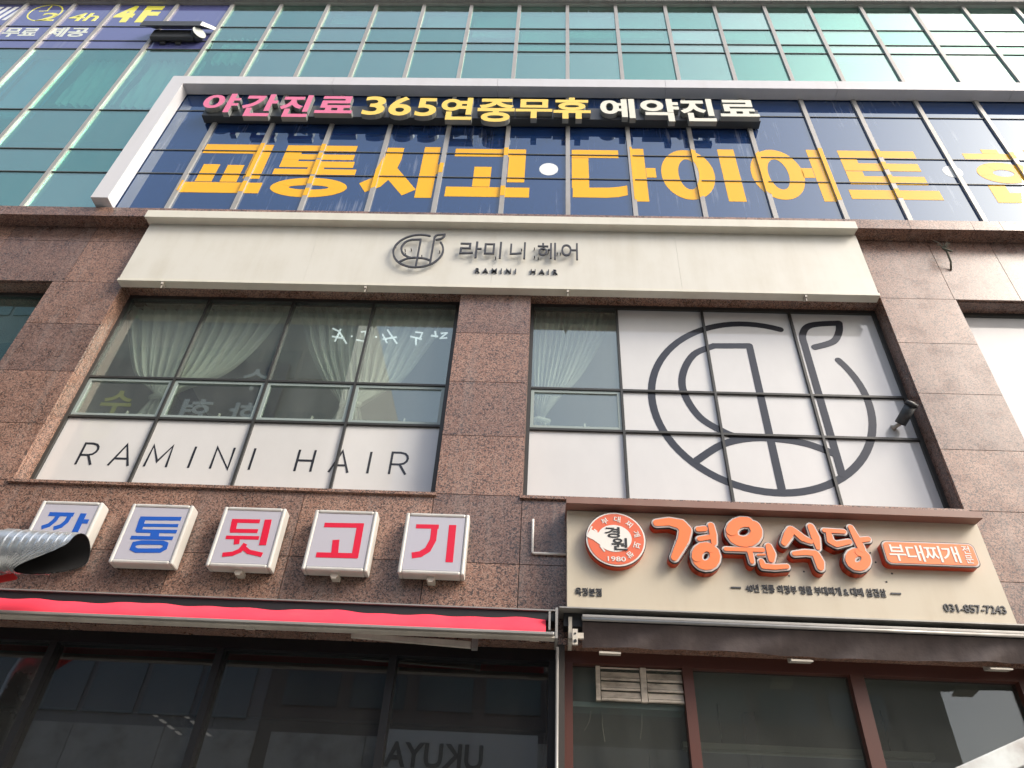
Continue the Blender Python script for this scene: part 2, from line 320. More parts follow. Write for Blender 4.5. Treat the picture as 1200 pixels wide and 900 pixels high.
DATA = r'''{"BIG":{"gyo":[[[-4.556,9.915],[-3.648,9.915],[-3.648,10.124],[-4.556,10.124]],[[-3.779,9.361],[-3.648,9.361],[-3.648,9.911],[-3.779,9.911]],[[-4.452,9.288],[-4.238,9.288],[-4.238,9.664],[-4.452,9.664]],[[-4.133,9.287],[-3.918,9.287],[-3.918,9.653],[-4.133,9.653]],[[-4.598,9.057],[-3.579,9.057],[-3.579,9.274],[-4.598,9.274]]],"tong":[[[-3.457,9.961],[-2.529,9.961],[-2.529,10.121],[-3.457,10.121]],[[-3.457,9.91],[-3.239,9.91],[-3.239,9.963],[-3.457,9.963]],[[-3.457,9.796],[-2.527,9.796],[-2.527,9.916],[-3.457,9.916]],[[-3.457,9.741],[-3.242,9.741],[-3.242,9.793],[-3.457,9.793]],[[-3.457,9.623],[-2.5,9.623],[-2.5,9.757],[-3.457,9.757]],[[-3.083,9.58],[-2.869,9.58],[-2.869,9.62],[-3.083,9.62]],[[-3.506,9.438],[-2.446,9.438],[-2.446,9.585],[-3.506,9.585]],["ring",[-3.46,-2.496,9.395,8.992],[-3.228,-2.725,9.239,9.148]]],"sa":[[[-2.12,10.093],[-1.902,10.089],[-1.902,9.838],[-1.929,9.631],[-2.001,9.389],[-2.081,9.231],[-2.257,9.112],[-2.359,9.296],[-2.216,9.414],[-2.161,9.687],[-2.122,9.896]],[[-1.93,9.635],[-1.633,9.181],[-1.79,9.057],[-2.01,9.385],[-1.962,9.519]],[[-1.63,9.016],[-1.421,9.016],[-1.421,10.117],[-1.63,10.117]],[[-1.421,9.514],[-1.337,9.514],[-1.337,9.724],[-1.421,9.724]]],"go":[[[-1.221,9.914],[-0.299,9.914],[-0.299,10.087],[-1.221,10.087]],[[-0.514,9.361],[-0.299,9.361],[-0.299,9.919],[-0.514,9.919]],[[-0.943,9.261],[-0.725,9.261],[-0.725,9.684],[-0.943,9.684]],[[-1.265,9.053],[-0.231,9.053],[-0.231,9.251],[-1.265,9.251]]],"dot":[["disc",-0.118,0.119,9.785,9.52]],"da":[[[0.294,9.917],[0.893,9.917],[0.893,10.094],[0.294,10.094]],[[0.293,9.262],[0.506,9.262],[0.506,9.909],[0.293,9.909]],[[0.302,9.072],[0.303,9.264],[0.502,9.272],[0.756,9.278],[0.87,9.296],[0.972,9.327],[0.972,9.131],[0.861,9.091],[0.715,9.073]],[[1.041,9.008],[1.221,9.008],[1.221,10.135],[1.041,10.135]],[[1.225,9.503],[1.346,9.503],[1.346,9.706],[1.225,9.706]]],"i":[["ring",[1.412,2.072,10.118,9.058],[1.625,1.871,9.909,9.263]],[[2.173,9.035],[2.383,9.035],[2.383,10.143],[2.173,10.143]]],"eo":[["ring",[2.529,3.173,10.149,9.085],[2.74,2.988,9.933,9.289]],[[3.307,9.063],[3.504,9.063],[3.504,10.159],[3.307,10.159]],[[3.163,9.542],[3.301,9.542],[3.301,9.747],[3.163,9.747]]],"teu":[[[3.701,9.973],[4.66,9.973],[4.66,10.15],[3.701,10.15]],[[3.701,9.869],[3.905,9.869],[3.905,9.959],[3.701,9.959]],[[3.701,9.706],[4.634,9.706],[4.634,9.87],[3.701,9.87]],[[3.701,9.591],[3.91,9.591],[3.91,9.694],[3.701,9.694]],[[3.701,9.418],[4.634,9.418],[4.634,9.593],[3.701,9.593]],[[3.645,9.122],[4.722,9.122],[4.722,9.306],[3.645,9.306]]],"dot2":[["disc",4.899,5.136,9.835,9.59]],"han":[[[5.523,10.121],[5.727,10.121],[5.727,10.214],[5.523,10.214]],["rectm",5.264,5.884,9.984,10.119],["ring",[5.31,5.938,9.921,9.481],[5.497,5.751,9.765,9.619]],[[5.34,9.088],[5.544,9.088],[5.544,9.436],[5.34,9.436]],["rectm",5.34,6.44,9.091,9.287],["rectm",6.058,6.238,9.321,10.214],["rectm",6.238,6.358,9.64,9.87]]},"TOP":[["야",-4.769,-4.271,10.585,11.069],["간",-4.206,-3.734,10.494,11.064],["진",-3.68,-3.26,10.485,11.046],["료",-3.179,-2.667,10.589,11.029],["3",-2.533,-2.235,10.555,11.033],["6",-2.183,-1.871,10.544,11.034],["5",-1.815,-1.53,10.538,10.999],["연",-1.473,-1.039,10.457,11.018],["중",-0.974,-0.476,10.416,11.0],["무",-0.462,0.029,10.517,10.996],["휴",0.045,0.54,10.512,11.047],["예",0.67,1.13,10.542,11.025],["약",1.207,1.715,10.473,11.034],["진",1.734,2.182,10.482,11.044],["료",2.252,2.756,10.609,11.027]],"BAR":{"z_top":10.899,"z_bot":10.621,"x0":-4.751,"x1":2.784},"LOGO":{"circ":[[2.522,7.21],[2.103,7.286],[1.465,7.009],[1.087,6.381],[1.146,5.867],[1.528,5.331],[2.19,5.181],[2.8,5.424],[3.159,5.937],[3.202,6.396],[3.043,6.79]],"a":[[1.875,5.768],[1.749,5.82],[1.528,6.0],[1.408,6.299],[1.426,6.562],[1.564,6.821],[1.786,6.95],[2.157,6.962],[2.167,5.189]],"base":[[1.443,5.49],[1.703,5.68],[1.981,5.762],[2.247,5.761],[2.502,5.714],[2.728,5.609]],"leaf":[[2.741,5.391],[2.735,6.98],[2.746,7.145],[2.858,7.284],[3.169,7.328],[3.139,7.2],[3.045,7.051],[2.835,6.963]]},"BOX":{"깡":[[[[-4.115,4.52],[-3.902,4.523]],0.0372],[[[-4.029,4.518],[-4.041,4.461],[-4.068,4.418],[-4.12,4.393]],0.0388],[[[-3.93,4.517],[-3.936,4.456],[-3.964,4.413],[-4.017,4.39]],0.0388],[[[-3.823,4.537],[-3.823,4.363]],0.0523],[[[-3.795,4.463],[-3.752,4.463]],0.0385]],"통":[[[[-3.33,4.509],[-2.983,4.518]],0.0359],[[[-3.307,4.51],[-3.297,4.389]],0.0538],[[[-3.315,4.446],[-2.985,4.454]],0.0285],[[[-3.313,4.392],[-2.978,4.399]],0.0319],[[[-3.157,4.398],[-3.145,4.336]],0.0708],[[[-3.338,4.331],[-2.989,4.338]],0.0317],[[[-3.287,4.277],[-3.288,4.235],[-3.246,4.218],[-3.055,4.225],[-3.025,4.249],[-3.028,4.283],[-3.063,4.295],[-3.238,4.29],[-3.287,4.277]],0.0385]],"뒷":[[[[-2.552,4.516],[-2.316,4.519]],0.0356],[[[-2.527,4.517],[-2.517,4.423]],0.0499],[[[-2.536,4.424],[-2.309,4.429]],0.0353],[[[-2.556,4.363],[-2.282,4.368]],0.0316],[[[-2.461,4.363],[-2.451,4.305]],0.0455],[[[-2.379,4.312],[-2.405,4.25],[-2.458,4.22],[-2.538,4.208]],0.0383],[[[-2.387,4.279],[-2.333,4.242],[-2.217,4.22]],0.0382],[[[-2.249,4.538],[-2.236,4.304]],0.057]],"고":[[[[-1.772,4.506],[-1.445,4.513]],0.0424],[[[-1.473,4.521],[-1.467,4.223]],0.0564],[[[-1.648,4.375],[-1.634,4.246]],0.0557],[[[-1.781,4.237],[-1.445,4.241]],0.0446]],"기":[[[[-1.013,4.523],[-0.825,4.526]],0.0386],[[[-0.859,4.529],[-0.858,4.405],[-0.891,4.318],[-0.946,4.275],[-1.013,4.261]],0.0526],[[[-0.712,4.546],[-0.708,4.214]],0.0597]]},"REST":{"경":[[[[0.936,4.554],[1.037,4.569],[1.126,4.547],[1.157,4.499],[1.133,4.414],[1.084,4.323],[1.048,4.257]],[0.0321,0.0381,0.0461,0.0501,0.0461,0.0381,0.03]],[[[1.259,4.509],[1.31,4.516]],[0.024,0.026]],[[[1.259,4.424],[1.347,4.444]],[0.022,0.024]],[[[1.364,4.547],[1.37,4.468],[1.368,4.395]],[0.027,0.03,0.024]],[[[1.335,4.347],[1.307,4.356],[1.275,4.35],[1.246,4.329],[1.227,4.299],[1.22,4.265],[1.227,4.233],[1.246,4.21],[1.274,4.2],[1.305,4.204],[1.334,4.223],[1.354,4.252],[1.363,4.286],[1.358,4.319]],[0.0421,0.0421,0.0421,0.0421,0.0421,0.0421,0.0421,0.0421,0.0421,0.0421,0.0421,0.0421,0.0421,0.0421]]],"원":[[[[1.656,4.587],[1.614,4.587],[1.573,4.571],[1.54,4.542],[1.521,4.506],[1.52,4.468],[1.536,4.437],[1.567,4.417],[1.607,4.412],[1.648,4.422],[1.684,4.447],[1.708,4.481],[1.716,4.519],[1.705,4.554]],[0.0483,0.0483,0.0483,0.0483,0.0483,0.0483,0.0483,0.0483,0.0483,0.0483,0.0483,0.0483,0.0483,0.0483]],[[[1.452,4.344],[1.736,4.347]],[0.0189,0.021]],[[[1.635,4.334],[1.639,4.243]],[0.0252,0.0189]],[[[1.693,4.304],[1.747,4.308]],[0.0105,0.0105]],[[[1.788,4.38],[1.796,4.317],[1.789,4.266]],[0.0273,0.0357,0.0252]],[[[1.71,4.251],[1.718,4.21],[1.799,4.204],[1.897,4.214]],[0.021,0.0252,0.0231,0.021]]],"식":[[[[1.989,4.529],[1.959,4.486],[1.914,4.414]],[0.0357,0.0378,0.0273]],[[[2.009,4.524],[2.065,4.461],[2.122,4.434]],[0.0273,0.0315,0.0231]],[[[2.15,4.568],[2.166,4.471],[2.168,4.383]],[0.0273,0.0357,0.021]],[[[1.975,4.326],[2.061,4.339],[2.137,4.333]],[0.021,0.0252,0.0273]],[[[2.138,4.325],[2.152,4.263],[2.15,4.218]],[0.0315,0.0378,0.0294]]],"당":[[[[2.25,4.536],[2.4,4.531]],[0.021,0.021]],[[[2.278,4.528],[2.275,4.445],[2.315,4.416],[2.42,4.443]],[0.0231,0.0294,0.0273,0.0231]],[[[2.462,4.571],[2.484,4.471],[2.499,4.384]],[0.0231,0.0315,0.0315]],[[[2.503,4.46],[2.573,4.472]],[0.0252,0.0231]],[[[2.477,4.356],[2.447,4.353],[2.417,4.337],[2.396,4.31],[2.387,4.281],[2.393,4.255],[2.412,4.238],[2.44,4.234],[2.47,4.244],[2.496,4.265],[2.512,4.294],[2.514,4.323],[2.501,4.345],[2.477,4.356]],[0.0378,0.0378,0.0378,0.0378,0.0378,0.0378,0.0378,0.0378,0.0378,0.0378,0.0378,0.0378,0.0378,0.0378]]]},"DISC":{"x0":0.371,"x1":0.838,"z1":4.64,"z0":4.173},"BADGE":{"x0":2.67,"x1":3.372,"z1":4.469,"z0":4.273},"branch":{"x0":0.286,"x1":0.486,"z1":4.02,"z0":3.955},"slogan":{"x0":1.471,"x1":2.74,"z1":4.103,"z0":4.029},"phone":{"x0":3.025,"x1":3.475,"z1":4.002,"z0":3.934},"badge":{"x0":2.703,"x1":3.24,"z1":4.437,"z0":4.299},"badge2":{"x0":3.277,"x1":3.326,"z1":4.446,"z0":4.299},"kr":{"x0":-0.981,"x1":0.33,"z1":8.16,"z0":7.864},"en":{"x0":-0.775,"x1":0.126,"z1":7.74,"z0":7.658},"slogo":{"x0":-1.756,"x1":-1.186,"z1":8.261,"z0":7.694},"t24":{"x0":-8.641,"x1":-7.702,"z1":14.028,"z0":13.727},"clock":{"x0":-8.954,"x1":-8.361,"z1":14.388,"z0":13.723},"mu":{"x0":-8.976,"x1":-8.406,"z1":13.465,"z0":13.152},"je":{"x0":-8.235,"x1":-7.568,"z1":13.492,"z0":13.162},"4F":{"x0":-7.425,"x1":-6.602,"z1":14.315,"z0":13.689},"flood":{"x0":-6.48,"x1":-5.238,"z1":13.176,"z0":12.517},"tv":{"x0":-5.611,"x1":-5.374,"z1":12.997,"z0":12.682},"RAM":{"l":[["R",-4.369,-4.254],["A",-4.057,-3.866],["M",-3.712,-3.501],["I",-3.294,-3.285],["N",-3.081,-2.914],["I",-2.721,-2.708],["H",-2.284,-2.134],["A",-1.964,-1.786],["I",-1.606,-1.596],["R",-1.399,-1.277]],"z0":5.237,"z1":5.473},"NEON":[[[-2.337,7.163],[-2.257,7.122],[-2.143,6.944]],[[-2.247,7.155],[-2.274,6.971]],[[-2.32,7.044],[-2.178,7.017]],[[-2.107,7.057],[-2.103,7.047]],[[-2.014,7.119],[-1.966,7.131],[-1.94,6.982],[-2.044,7.0]],[[-1.845,7.053],[-1.826,7.049]],[[-1.771,7.094],[-1.704,6.968]],[[-1.726,7.16],[-1.594,6.961]],[[-1.759,7.019],[-1.608,7.056]],[[-1.415,7.137],[-1.336,7.129],[-1.355,7.032]],[[-1.461,7.071],[-1.332,7.033]],[[-1.394,7.031],[-1.383,6.947]],[[-1.237,7.089],[-1.158,7.081]],[[-1.198,7.155],[-1.18,7.07]],[[-1.132,7.125],[-1.063,7.138],[-1.131,7.05],[-1.055,7.063]]],"CUR":[{"L":[[-4.862,7.527],[-4.761,7.242],[-4.594,6.889],[-4.406,6.557],[-4.215,6.389],[-4.029,6.249]],"R":[[-3.026,7.584],[-3.031,7.352],[-3.179,6.909],[-3.397,6.566],[-3.727,6.381],[-3.953,6.252]]},{"L":[[-2.869,7.594],[-2.739,7.322],[-2.595,6.975],[-2.34,6.531],[-2.217,6.378],[-2.096,6.23]],"R":[[-1.058,7.65],[-1.142,7.35],[-1.302,6.933],[-1.47,6.56],[-1.644,6.398],[-1.854,6.219]]},{"L":[[-0.152,7.724],[-0.142,7.403],[-0.131,7.013],[-0.113,6.606],[-0.08,6.299],[-0.046,6.079]],"R":[[0.771,7.752],[0.673,7.296],[0.522,6.909],[0.349,6.582],[0.155,6.345],[-0.017,6.08]]}],"ARM2":[[-1.411,3.686],[-1.404,3.65],[-0.494,3.658],[-0.489,3.609]]}'''

# ------------------------------------------------------------------ mesh helpers
def hull(pts):
    pts = sorted(set(pts))
    def half(ps):
        h = []
        for p in ps:
            while len(h) > 1 and (h[-1][0]-h[-2][0])*(p[1]-h[-2][1]) - (h[-1][1]-h[-2][1])*(p[0]-h[-2][0]) <= 0:
                h.pop()
            h.append(p)
        return h
    a, b = half(pts), half(pts[::-1])
    return a[:-1] + b[:-1]

class MB:
    def __init__(self):
        self.v, self.f, self.mi, self.sm = [], [], [], []
        self.k = 0
    def face(self, idx, mi=0, sm=False):
        self.f.append(idx); self.mi.append(mi); self.sm.append(sm)
    def box(self, x0, x1, y0, y1, z0, z1, mi=0):
        n = len(self.v)
        self.v += [(x0,y0,z0),(x1,y0,z0),(x1,y1,z0),(x0,y1,z0),(x0,y0,z1),(x1,y0,z1),(x1,y1,z1),(x0,y1,z1)]
        for q in ((0,3,2,1),(4,5,6,7),(0,1,5,4),(1,2,6,5),(2,3,7,6),(3,0,4,7)):
            self.face([n+i for i in q], mi)
        return self
    def hexa(self, p, mi=0):
        """eight corners: bottom four then top four, counter-clockwise from above"""
        n = len(self.v); self.v += [tuple(q) for q in p]
        for q in ((0,3,2,1),(4,5,6,7),(0,1,5,4),(1,2,6,5),(2,3,7,6),(3,0,4,7)):
            self.face([n+i for i in q], mi)
        return self
    def prism(self, poly, yf, yb, mi=0, side=None):
        """polygon in the XZ plane, front (towards -Y) at yf"""
        a = sum(poly[i][0]*poly[(i+1)%len(poly)][1]-poly[(i+1)%len(poly)][0]*poly[i][1] for i in range(len(poly)))
        if a < 0: poly = poly[::-1]
        n, m = len(self.v), len(poly)
        self.v += [(x, yf, z) for x, z in poly] + [(x, yb, z) for x, z in poly]
        self.face(list(range(n, n+m)), mi)
        self.face(list(range(n+2*m-1, n+m-1, -1)), mi)
        for i in range(m):
            j = (i+1) % m
            self.face([n+j, n+i, n+m+i, n+m+j], mi if side is None else side)
        return self
    def ring(self, o, i, yf, yb, mi=0, side=None, n=40):
        """elliptic ring; o and i are (x0, x1, z1, z0)"""
        def e(b, t): return ((b[0]+b[1])/2+(b[1]-b[0])/2*math.cos(t), (b[2]+b[3])/2+abs(b[2]-b[3])/2*math.sin(t))
        s = len(self.v); sd_ = mi if side is None else side
        for k in range(n):
            t = 2*math.pi*k/n
            a, b = e(o, t), e(i, t)
            self.v += [(a[0], yf, a[1]), (b[0], yf, b[1]), (a[0], yb, a[1]), (b[0], yb, b[1])]
        for k in range(n):
            p, q = s+4*k, s+4*((k+1) % n)
            self.face([p, q, q+1, p+1], mi); self.face([p+2, p+3, q+3, q+2], mi)
            self.face([p, p+2, q+2, q], sd_); self.face([p+1, q+1, q+3, p+3], sd_)
        return self
    def disc(self, b, yf, yb, mi=0, side=None, n=40):
        return self.prism([((b[0]+b[1])/2+(b[1]-b[0])/2*math.cos(2*math.pi*k/n), (b[2]+b[3])/2+abs(b[2]-b[3])/2*math.sin(2*math.pi*k/n)) for k in range(n)], yf, yb, mi, side)
    def stroke(self, pts, w, yf, yb, mi=0, side=None):
        """mitred flat pen stroke of width w in the XZ plane, one quad prism per segment"""
        h = w/2
        if len(pts) > 2 and pts[0] == pts[-1]:
            closed = True; pts = pts[:-1]
        else: closed = False
        N = len(pts); off = []
        for i in range(N):
            ds = []
            if i > 0 or closed: ds.append(Vector(pts[i])-Vector(pts[i-1]))
            if i < N-1 or closed: ds.append(Vector(pts[(i+1) % N])-Vector(pts[i]))
            ds = [d.normalized() for d in ds]
            t = (ds[0]+ds[-1]).normalized()
            nn = Vector((-t[1], t[0]))
            c = max(0.5, abs(nn.dot(Vector((-ds[0][1], ds[0][0])))))
            off.append(nn*h/c)
        for i in range(N if closed else N-1):
            j = (i+1) % N
            a, b = Vector(pts[i]), Vector(pts[j])
            q = [a-off[i], b-off[j], b+off[j], a+off[i]]
            self.prism([tuple(p) for p in q], yf, yb, mi, side)
        return self
    def blob(self, pts, rs, extra, yf, yb, mi=0, side=None):
        """round-ended tapered stroke: hull of two circles per segment"""
        for i in range(len(pts)-1):
            ps = []
            for p, r in ((pts[i], rs[i]), (pts[i+1], rs[i+1])):
                r = r+extra
                for k in range(20):
                    t = 2*math.pi*k/20
                    ps.append((round(p[0]+r*math.cos(t), 5), round(p[1]+r*math.sin(t), 5)))
            self.k += 1
            d = 0.00025*(self.k % 17)
            self.prism(hull(ps), yf-d, yb, mi, side)
        return self
    def tube(self, pts, r, n=10, mi=0, caps=True, sm=True):
        rs = r if isinstance(r, (list, tuple)) else [r]*len(pts)
        pts = [Vector(p) for p in pts]
        s = len(self.v)
        ref = None
        for i, p in enumerate(pts):
            t = (pts[min(i+1, len(pts)-1)]-pts[max(i-1, 0)]).normalized()
            if ref is None:
                ref = t.cross(Vector((0, 0, 1)))
                if ref.length < 0.1: ref = t.cross(Vector((1, 0, 0)))
            u = (ref-t*ref.dot(t)).normalized(); w_ = t.cross(u); ref = u
            for k in range(n):
                a = 2*math.pi*k/n
                self.v.append(tuple(p+(u*math.cos(a)+w_*math.sin(a))*rs[i]))
        for i in range(len(pts)-1):
            for k in range(n):
                self.face([s+i*n+k, s+i*n+(k+1) % n, s+(i+1)*n+(k+1) % n, s+(i+1)*n+k], mi, sm)
        if caps:
            self.face([s+k for k in range(n)][::-1], mi); self.face([s+(len(pts)-1)*n+k for k in range(n)], mi)
        return self
    def grid(self, fn, nu, nv, mi=0, sm=True):
        s = len(self.v)
        for j in range(nv+1):
            for i in range(nu+1):
                self.v.append(tuple(fn(i/nu, j/nv)))
        for j in range(nv):
            for i in range(nu):
                a = s+j*(nu+1)+i
                self.face([a, a+1, a+nu+2, a+nu+1], mi, sm)
        return self
    def add_mesh(self, me, fn, mi=0, side=None):
        s = len(self.v)
        self.v += [fn(v.co) for v in me.vertices]
        for p in me.polygons:
            self.face([s+i for i in p.vertices], mi if (side is None or abs(p.normal.z) > 0.5) else side)
        return self
    def build(self, name, mats, parent=None, label=None, cat=None, group=None, kind=None, origin=None, bevel=0.0):
        if not isinstance(mats, (list, tuple)): mats = [mats]
        if parent is not None: org = Vector(parent['_o'])
        elif origin is not None: org = Vector(origin)
        else:
            xs, ys, zs = zip(*self.v)
            org = Vector(((min(xs)+max(xs))/2, (min(ys)+max(ys))/2, min(zs)))
        me = bpy.data.meshes.new(name)
        me.from_pydata([tuple(Vector(p)-org) for p in self.v], [], self.f)
        for m in mats: me.materials.append(M[m] if isinstance(m, str) else m)
        me.polygons.foreach_set('material_index', self.mi)
        me.polygons.foreach_set('use_smooth', self.sm)
        me.update()
        o = bpy.data.objects.new(name, me)
        C.objects.link(o)
        if parent is not None: o.parent = parent
        else: o.location = org
        o['_o'] = tuple(org)
        tag(o, label, cat, group, kind)
        if bevel > 0:
            b = o.modifiers.new('bevel', 'BEVEL'); b.width = bevel; b.segments = 2; b.limit_method = 'ANGLE'
        return o

def tag(o, label=None, cat=None, group=None, kind=None):
    for k, v in (('label', label), ('category', cat), ('group', group), ('kind', kind)):
        if v: o[k] = v

def thing(name, loc, label, cat, group=None):
    o = bpy.data.objects.new(name, None)
    o.empty_display_size = 0.2
    o.location = loc
    C.objects.link(o)
    o['_o'] = tuple(loc)
    tag(o, label, cat, group)
    return o

def box(name, mat, parent, x0, x1, y0, y1, z0, z1, **kw):
    return MB().box(x0, x1, y0, y1, z0, z1).build(name, mat, parent, **kw)

def text_mesh(s, offset=0.0, spacing=1.0):
    cu = bpy.data.curves.new('tmp_text', 'FONT')
    cu.body = s; cu.offset = offset; cu.space_character = spacing
    cu.extrude = 0.5; cu.resolution_u = 4
    o = bpy.data.objects.new('tmp_text', cu)
    C.objects.link(o)
    dg = bpy.context.evaluated_depsgraph_get()
    me = bpy.data.meshes.new_from_object(o.evaluated_get(dg))
    bpy.data.objects.remove(o); bpy.data.curves.remove(cu)
    return me

def text_into(mb, s, b, yf, yb, mi=0, side=None, offset=0.0, spacing=1.0, mirror=False):
    """set the string into the box b = (x0, x1, z0, z1) on a wall facing -Y"""
    me = text_mesh(s, offset, spacing)
    xs = [v.co.x for v in me.vertices]; ys = [v.co.y for v in me.vertices]
    ax, bx, ay, by = min(xs), max(xs), min(ys), max(ys)
    sx, sz = (b[1]-b[0])/(bx-ax), (b[3]-b[2])/(by-ay)
    def fn(c):
        x = b[0]+(c.x-ax)*sx
        return (x, yf if c.z > 0 else yb, b[2]+(c.y-ay)*sz)
    mb.add_mesh(me, fn, mi, side)
    bpy.data.meshes.remove(me)
    return mb

# ------------------------------------------------------------------ ground
MB().box(-150, 150, -150, 60, -0.5, 0.0).build('ground', 'asphalt', kind='structure', label='dark asphalt street in front of the building')
MB().box(-60, 60, -3.4, 0.0, -0.2, 0.13).build('pavement', 'paving', kind='structure', label='concrete pavement along the shopfronts')
MB().box(-60, 60, -3.6, -3.404, -0.2, 0.14).build('kerb', 'kerb', kind='structure', label='granite kerb between pavement and street')
MB().box(-60, 60, -14.96, -12.6, -0.2, 0.13).build('pavement', 'paving', kind='structure', label='concrete pavement across the street')
MB().box(-60, 60, -7.95, -7.83, -0.1, 0.004).build('road_marking', 'line', kind='structure', label='white line along the street')

# ------------------------------------------------------------------ the building
B = thing('commercial_building', (0, 0, 0), 'commercial building with red-brown granite lower floors and teal glass curtain wall above', 'building')
ZB = 8.632                      # top of the granite band
box('core_wall', 'concrete', B, -12, 12, 6.0, 6.3, 0, 15.6)
for z in (4.42, 7.78, 11.72):
    box('floor_slab', 'concrete', B, -12, 12, 0.30, 5.99, z, z+0.22)
box('roof_slab', 'concrete', B, -12, 12, 0.0, 6.3, 14.9, 15.2)
for x in (-12.0, 11.75):
    box('side_wall', 'concrete', B, x, x+0.25, 0.06, 5.99, 0, 14.89)
for x in (-0.62, -5.2, 4.0):
    box('partition_wall', 'room', B, x, x+0.12, 0.25, 5.98, 4.65, 7.77)

def panel(x0, x1, z0, z1, y=0.0, d=0.03, g=0.006):
    return box('granite_panel', 'granite', B, x0+g/2, x1-g/2, y, y+d, z0+g/2, z1-g/2)
# wall backing behind the stone, leaving the window openings free
LW0, LW1, RW0, RW1 = -4.705, -0.92, -0.155, 3.58
WZ0, WZ1 = 4.92, 7.50
NL, NR = -5.527, 4.37
back = MB()
for x0, x1, z0, z1 in ((-12, 12, WZ1+0.03, 8.62), (-12, 12, 3.70, WZ0-0.03), (NL+0.03, LW0-0.03, WZ0-0.03, WZ1+0.03), (LW1+0.03, RW0-0.03, WZ0-0.03, WZ1+0.03), (RW1+0.03, NR-0.03, WZ0-0.03, WZ1+0.03)):
    back.box(x0, x1, 0.0305, 0.23, z0, z1)
back.build('stone_backing', 'granite_core', B)
# piers
rows = [WZ0, 5.55, 6.20, 6.86, WZ1+0.012]
for a, b in ((NL, LW0), (LW1, RW0), (RW1, NR)):
    for i in range(4): panel(a, b, rows[i], rows[i+1])
# above the windows
upper = [-12.0, -11.3, -10.6, -9.9, -9.2, -8.5, -7.8, -7.1, -6.42, -5.40, -4.705, -3.9, -3.1, -2.3, -1.6, -0.92, -0.155, 0.6, 1.35, 2.1, 2.85, 3.58, 4.355, 5.05, 5.75, 6.45, 7.15, 7.85, 8.6, 9.4, 10.2, 11.0, 12.0]
for a, b in zip(upper[:-1], upper[1:]):
    if a < -5: panel(a, b, WZ1+0.012, 8.21); panel(a, b, 8.21, 8.47)
    else: panel(a, b, WZ1+0.012, 8.47)
# below the windows
lower = [-12.0, -11, -10, -9, -8, -7, -6, -4.80, -3.95, -3.0, -2.05, -0.92, -0.155, 0.75, 1.65, 2.6, 3.58, 4.37, 5.3, 6.2, 7.2, 8.2, 9.2, 10.2, 12.0]
for a, b in zip(lower[:-1], lower[1:]):
    panel(a, b, 4.283, WZ0); panel(a, b, 3.70, 4.283)
# projecting band under the curtain wall
bx = [-12.0, -10.9, -9.8, -8.7, -7.6, -6.5, -5.4, -4.3, -3.2, -2.1, -1.0, 0.1, 1.2, 2.3, 3.4, 4.12, 4.82, 5.14, 6.2, 7.3, 8.4, 9.5, 12.0]
for a, b in zip(bx[:-1], bx[1:]):
    box('granite_band_stone', 'granite', B, a+0.002, b-0.002, -0.175, 0.20, 8.474, ZB)
# stone window reveals
def reveals(x0, x1, left=True, right=True):
    if left: box('granite_reveal', 'granite', B, x0-0.028, x0, 0.0315, 0.30, WZ0, WZ1)
    if right: box('granite_reveal', 'granite', B, x1, x1+0.028, 0.0315, 0.30, WZ0, WZ1)
    box('granite_soffit', 'granite', B, x0-0.027, x1+0.027, 0.0315, 0.30, WZ1, WZ1+0.028)
    box('granite_sill', 'granite', B, x0-0.02, x1+0.02, -0.028, 0.30, WZ0-0.03, WZ0-0.002)
reveals(LW0, LW1); reveals(RW0, RW1)
reveals(-10.5, NL, True, True); reveals(NR, 9.5, True, True)

# second floor windows
def window(xs, x0, x1, mats, label, zs=(WZ0, 5.79, 6.297, WZ1)):
    y = 0.21
    fr = MB()
    t = 0.024
    fr.box(x0, x0+0.035, y-0.03, y+0.05, zs[0], zs[-1]); fr.box(x1-0.035, x1, y-0.03, y+0.05, zs[0], zs[-1])
    fr.box(x0+0.0352, x1-0.0352, y-0.03, y+0.05, zs[-1]-0.045, zs[-1]); fr.box(x0+0.0352, x1-0.0352, y-0.03, y+0.05, zs[0], zs[0]+0.05)
    f = fr.build('window', 'winframe', B, label=label)
    edges = [x0+0.035]+xs+[x1-0.035]
    for x in xs:
        box('mullion', 'winframe', f, x-t/2, x+t/2, y-0.028, y+0.045, zs[0]+0.0505, zs[-1]-0.0455)
    for i in range(len(edges)-1):
        a = edges[i]+(t/2 if i else 0)+0.0005; b = edges[i+1]-(t/2 if i < len(edges)-2 else 0)-0.0005
        for z in zs[1:-1]:
            box('transom', 'winframe', f, a, b, y-0.025, y+0.042, z-t/2, z+t/2)
        zz = [zs[0]+0.05, zs[1], zs[2], zs[-1]-0.045]
        for r in range(3):
            m = mats[i][r]
            lo = zz[r]+(t/2 if r else 0)+0.001; hi = zz[r+1]-(t/2 if r < 2 else 0)-0.001
            if m == 'vent':
                s = MB(); q = 0.034
                s.box(a+0.002, a+q, y-0.012, y+0.03, lo+0.002, hi-0.002); s.box(b-q, b-0.002, y-0.012, y+0.03, lo+0.002, hi-0.002)
                s.box(a+q+0.0005, b-q-0.0005, y-0.012, y+0.03, lo+0.002, lo+q); s.box(a+q+0.0005, b-q-0.0005, y-0.012, y+0.03, hi-q, hi-0.002)
                s.build('sash', 'sash', f)
                box('pane', 'clear', f, a+q+0.001, b-q-0.001, y, y+0.006, lo+q+0.001, hi-q-0.001)
                box('window_handle', 'white_print', f, (a+b)/2+0.08, (a+b)/2+0.095, y+0.031, y+0.05, lo+q, lo+q+0.07)
            else:
                box('pane', m, f, a, b, y, y+0.006, lo, hi)
    return f
gl = ('white_panel', 'vent', 'clear')
wp = ('white_panel',)*3
window([-3.775, -2.815, -1.905], LW0+0.001, LW1-0.03, [gl]*4, 'four-bay window with curtains above and white lettered film below')
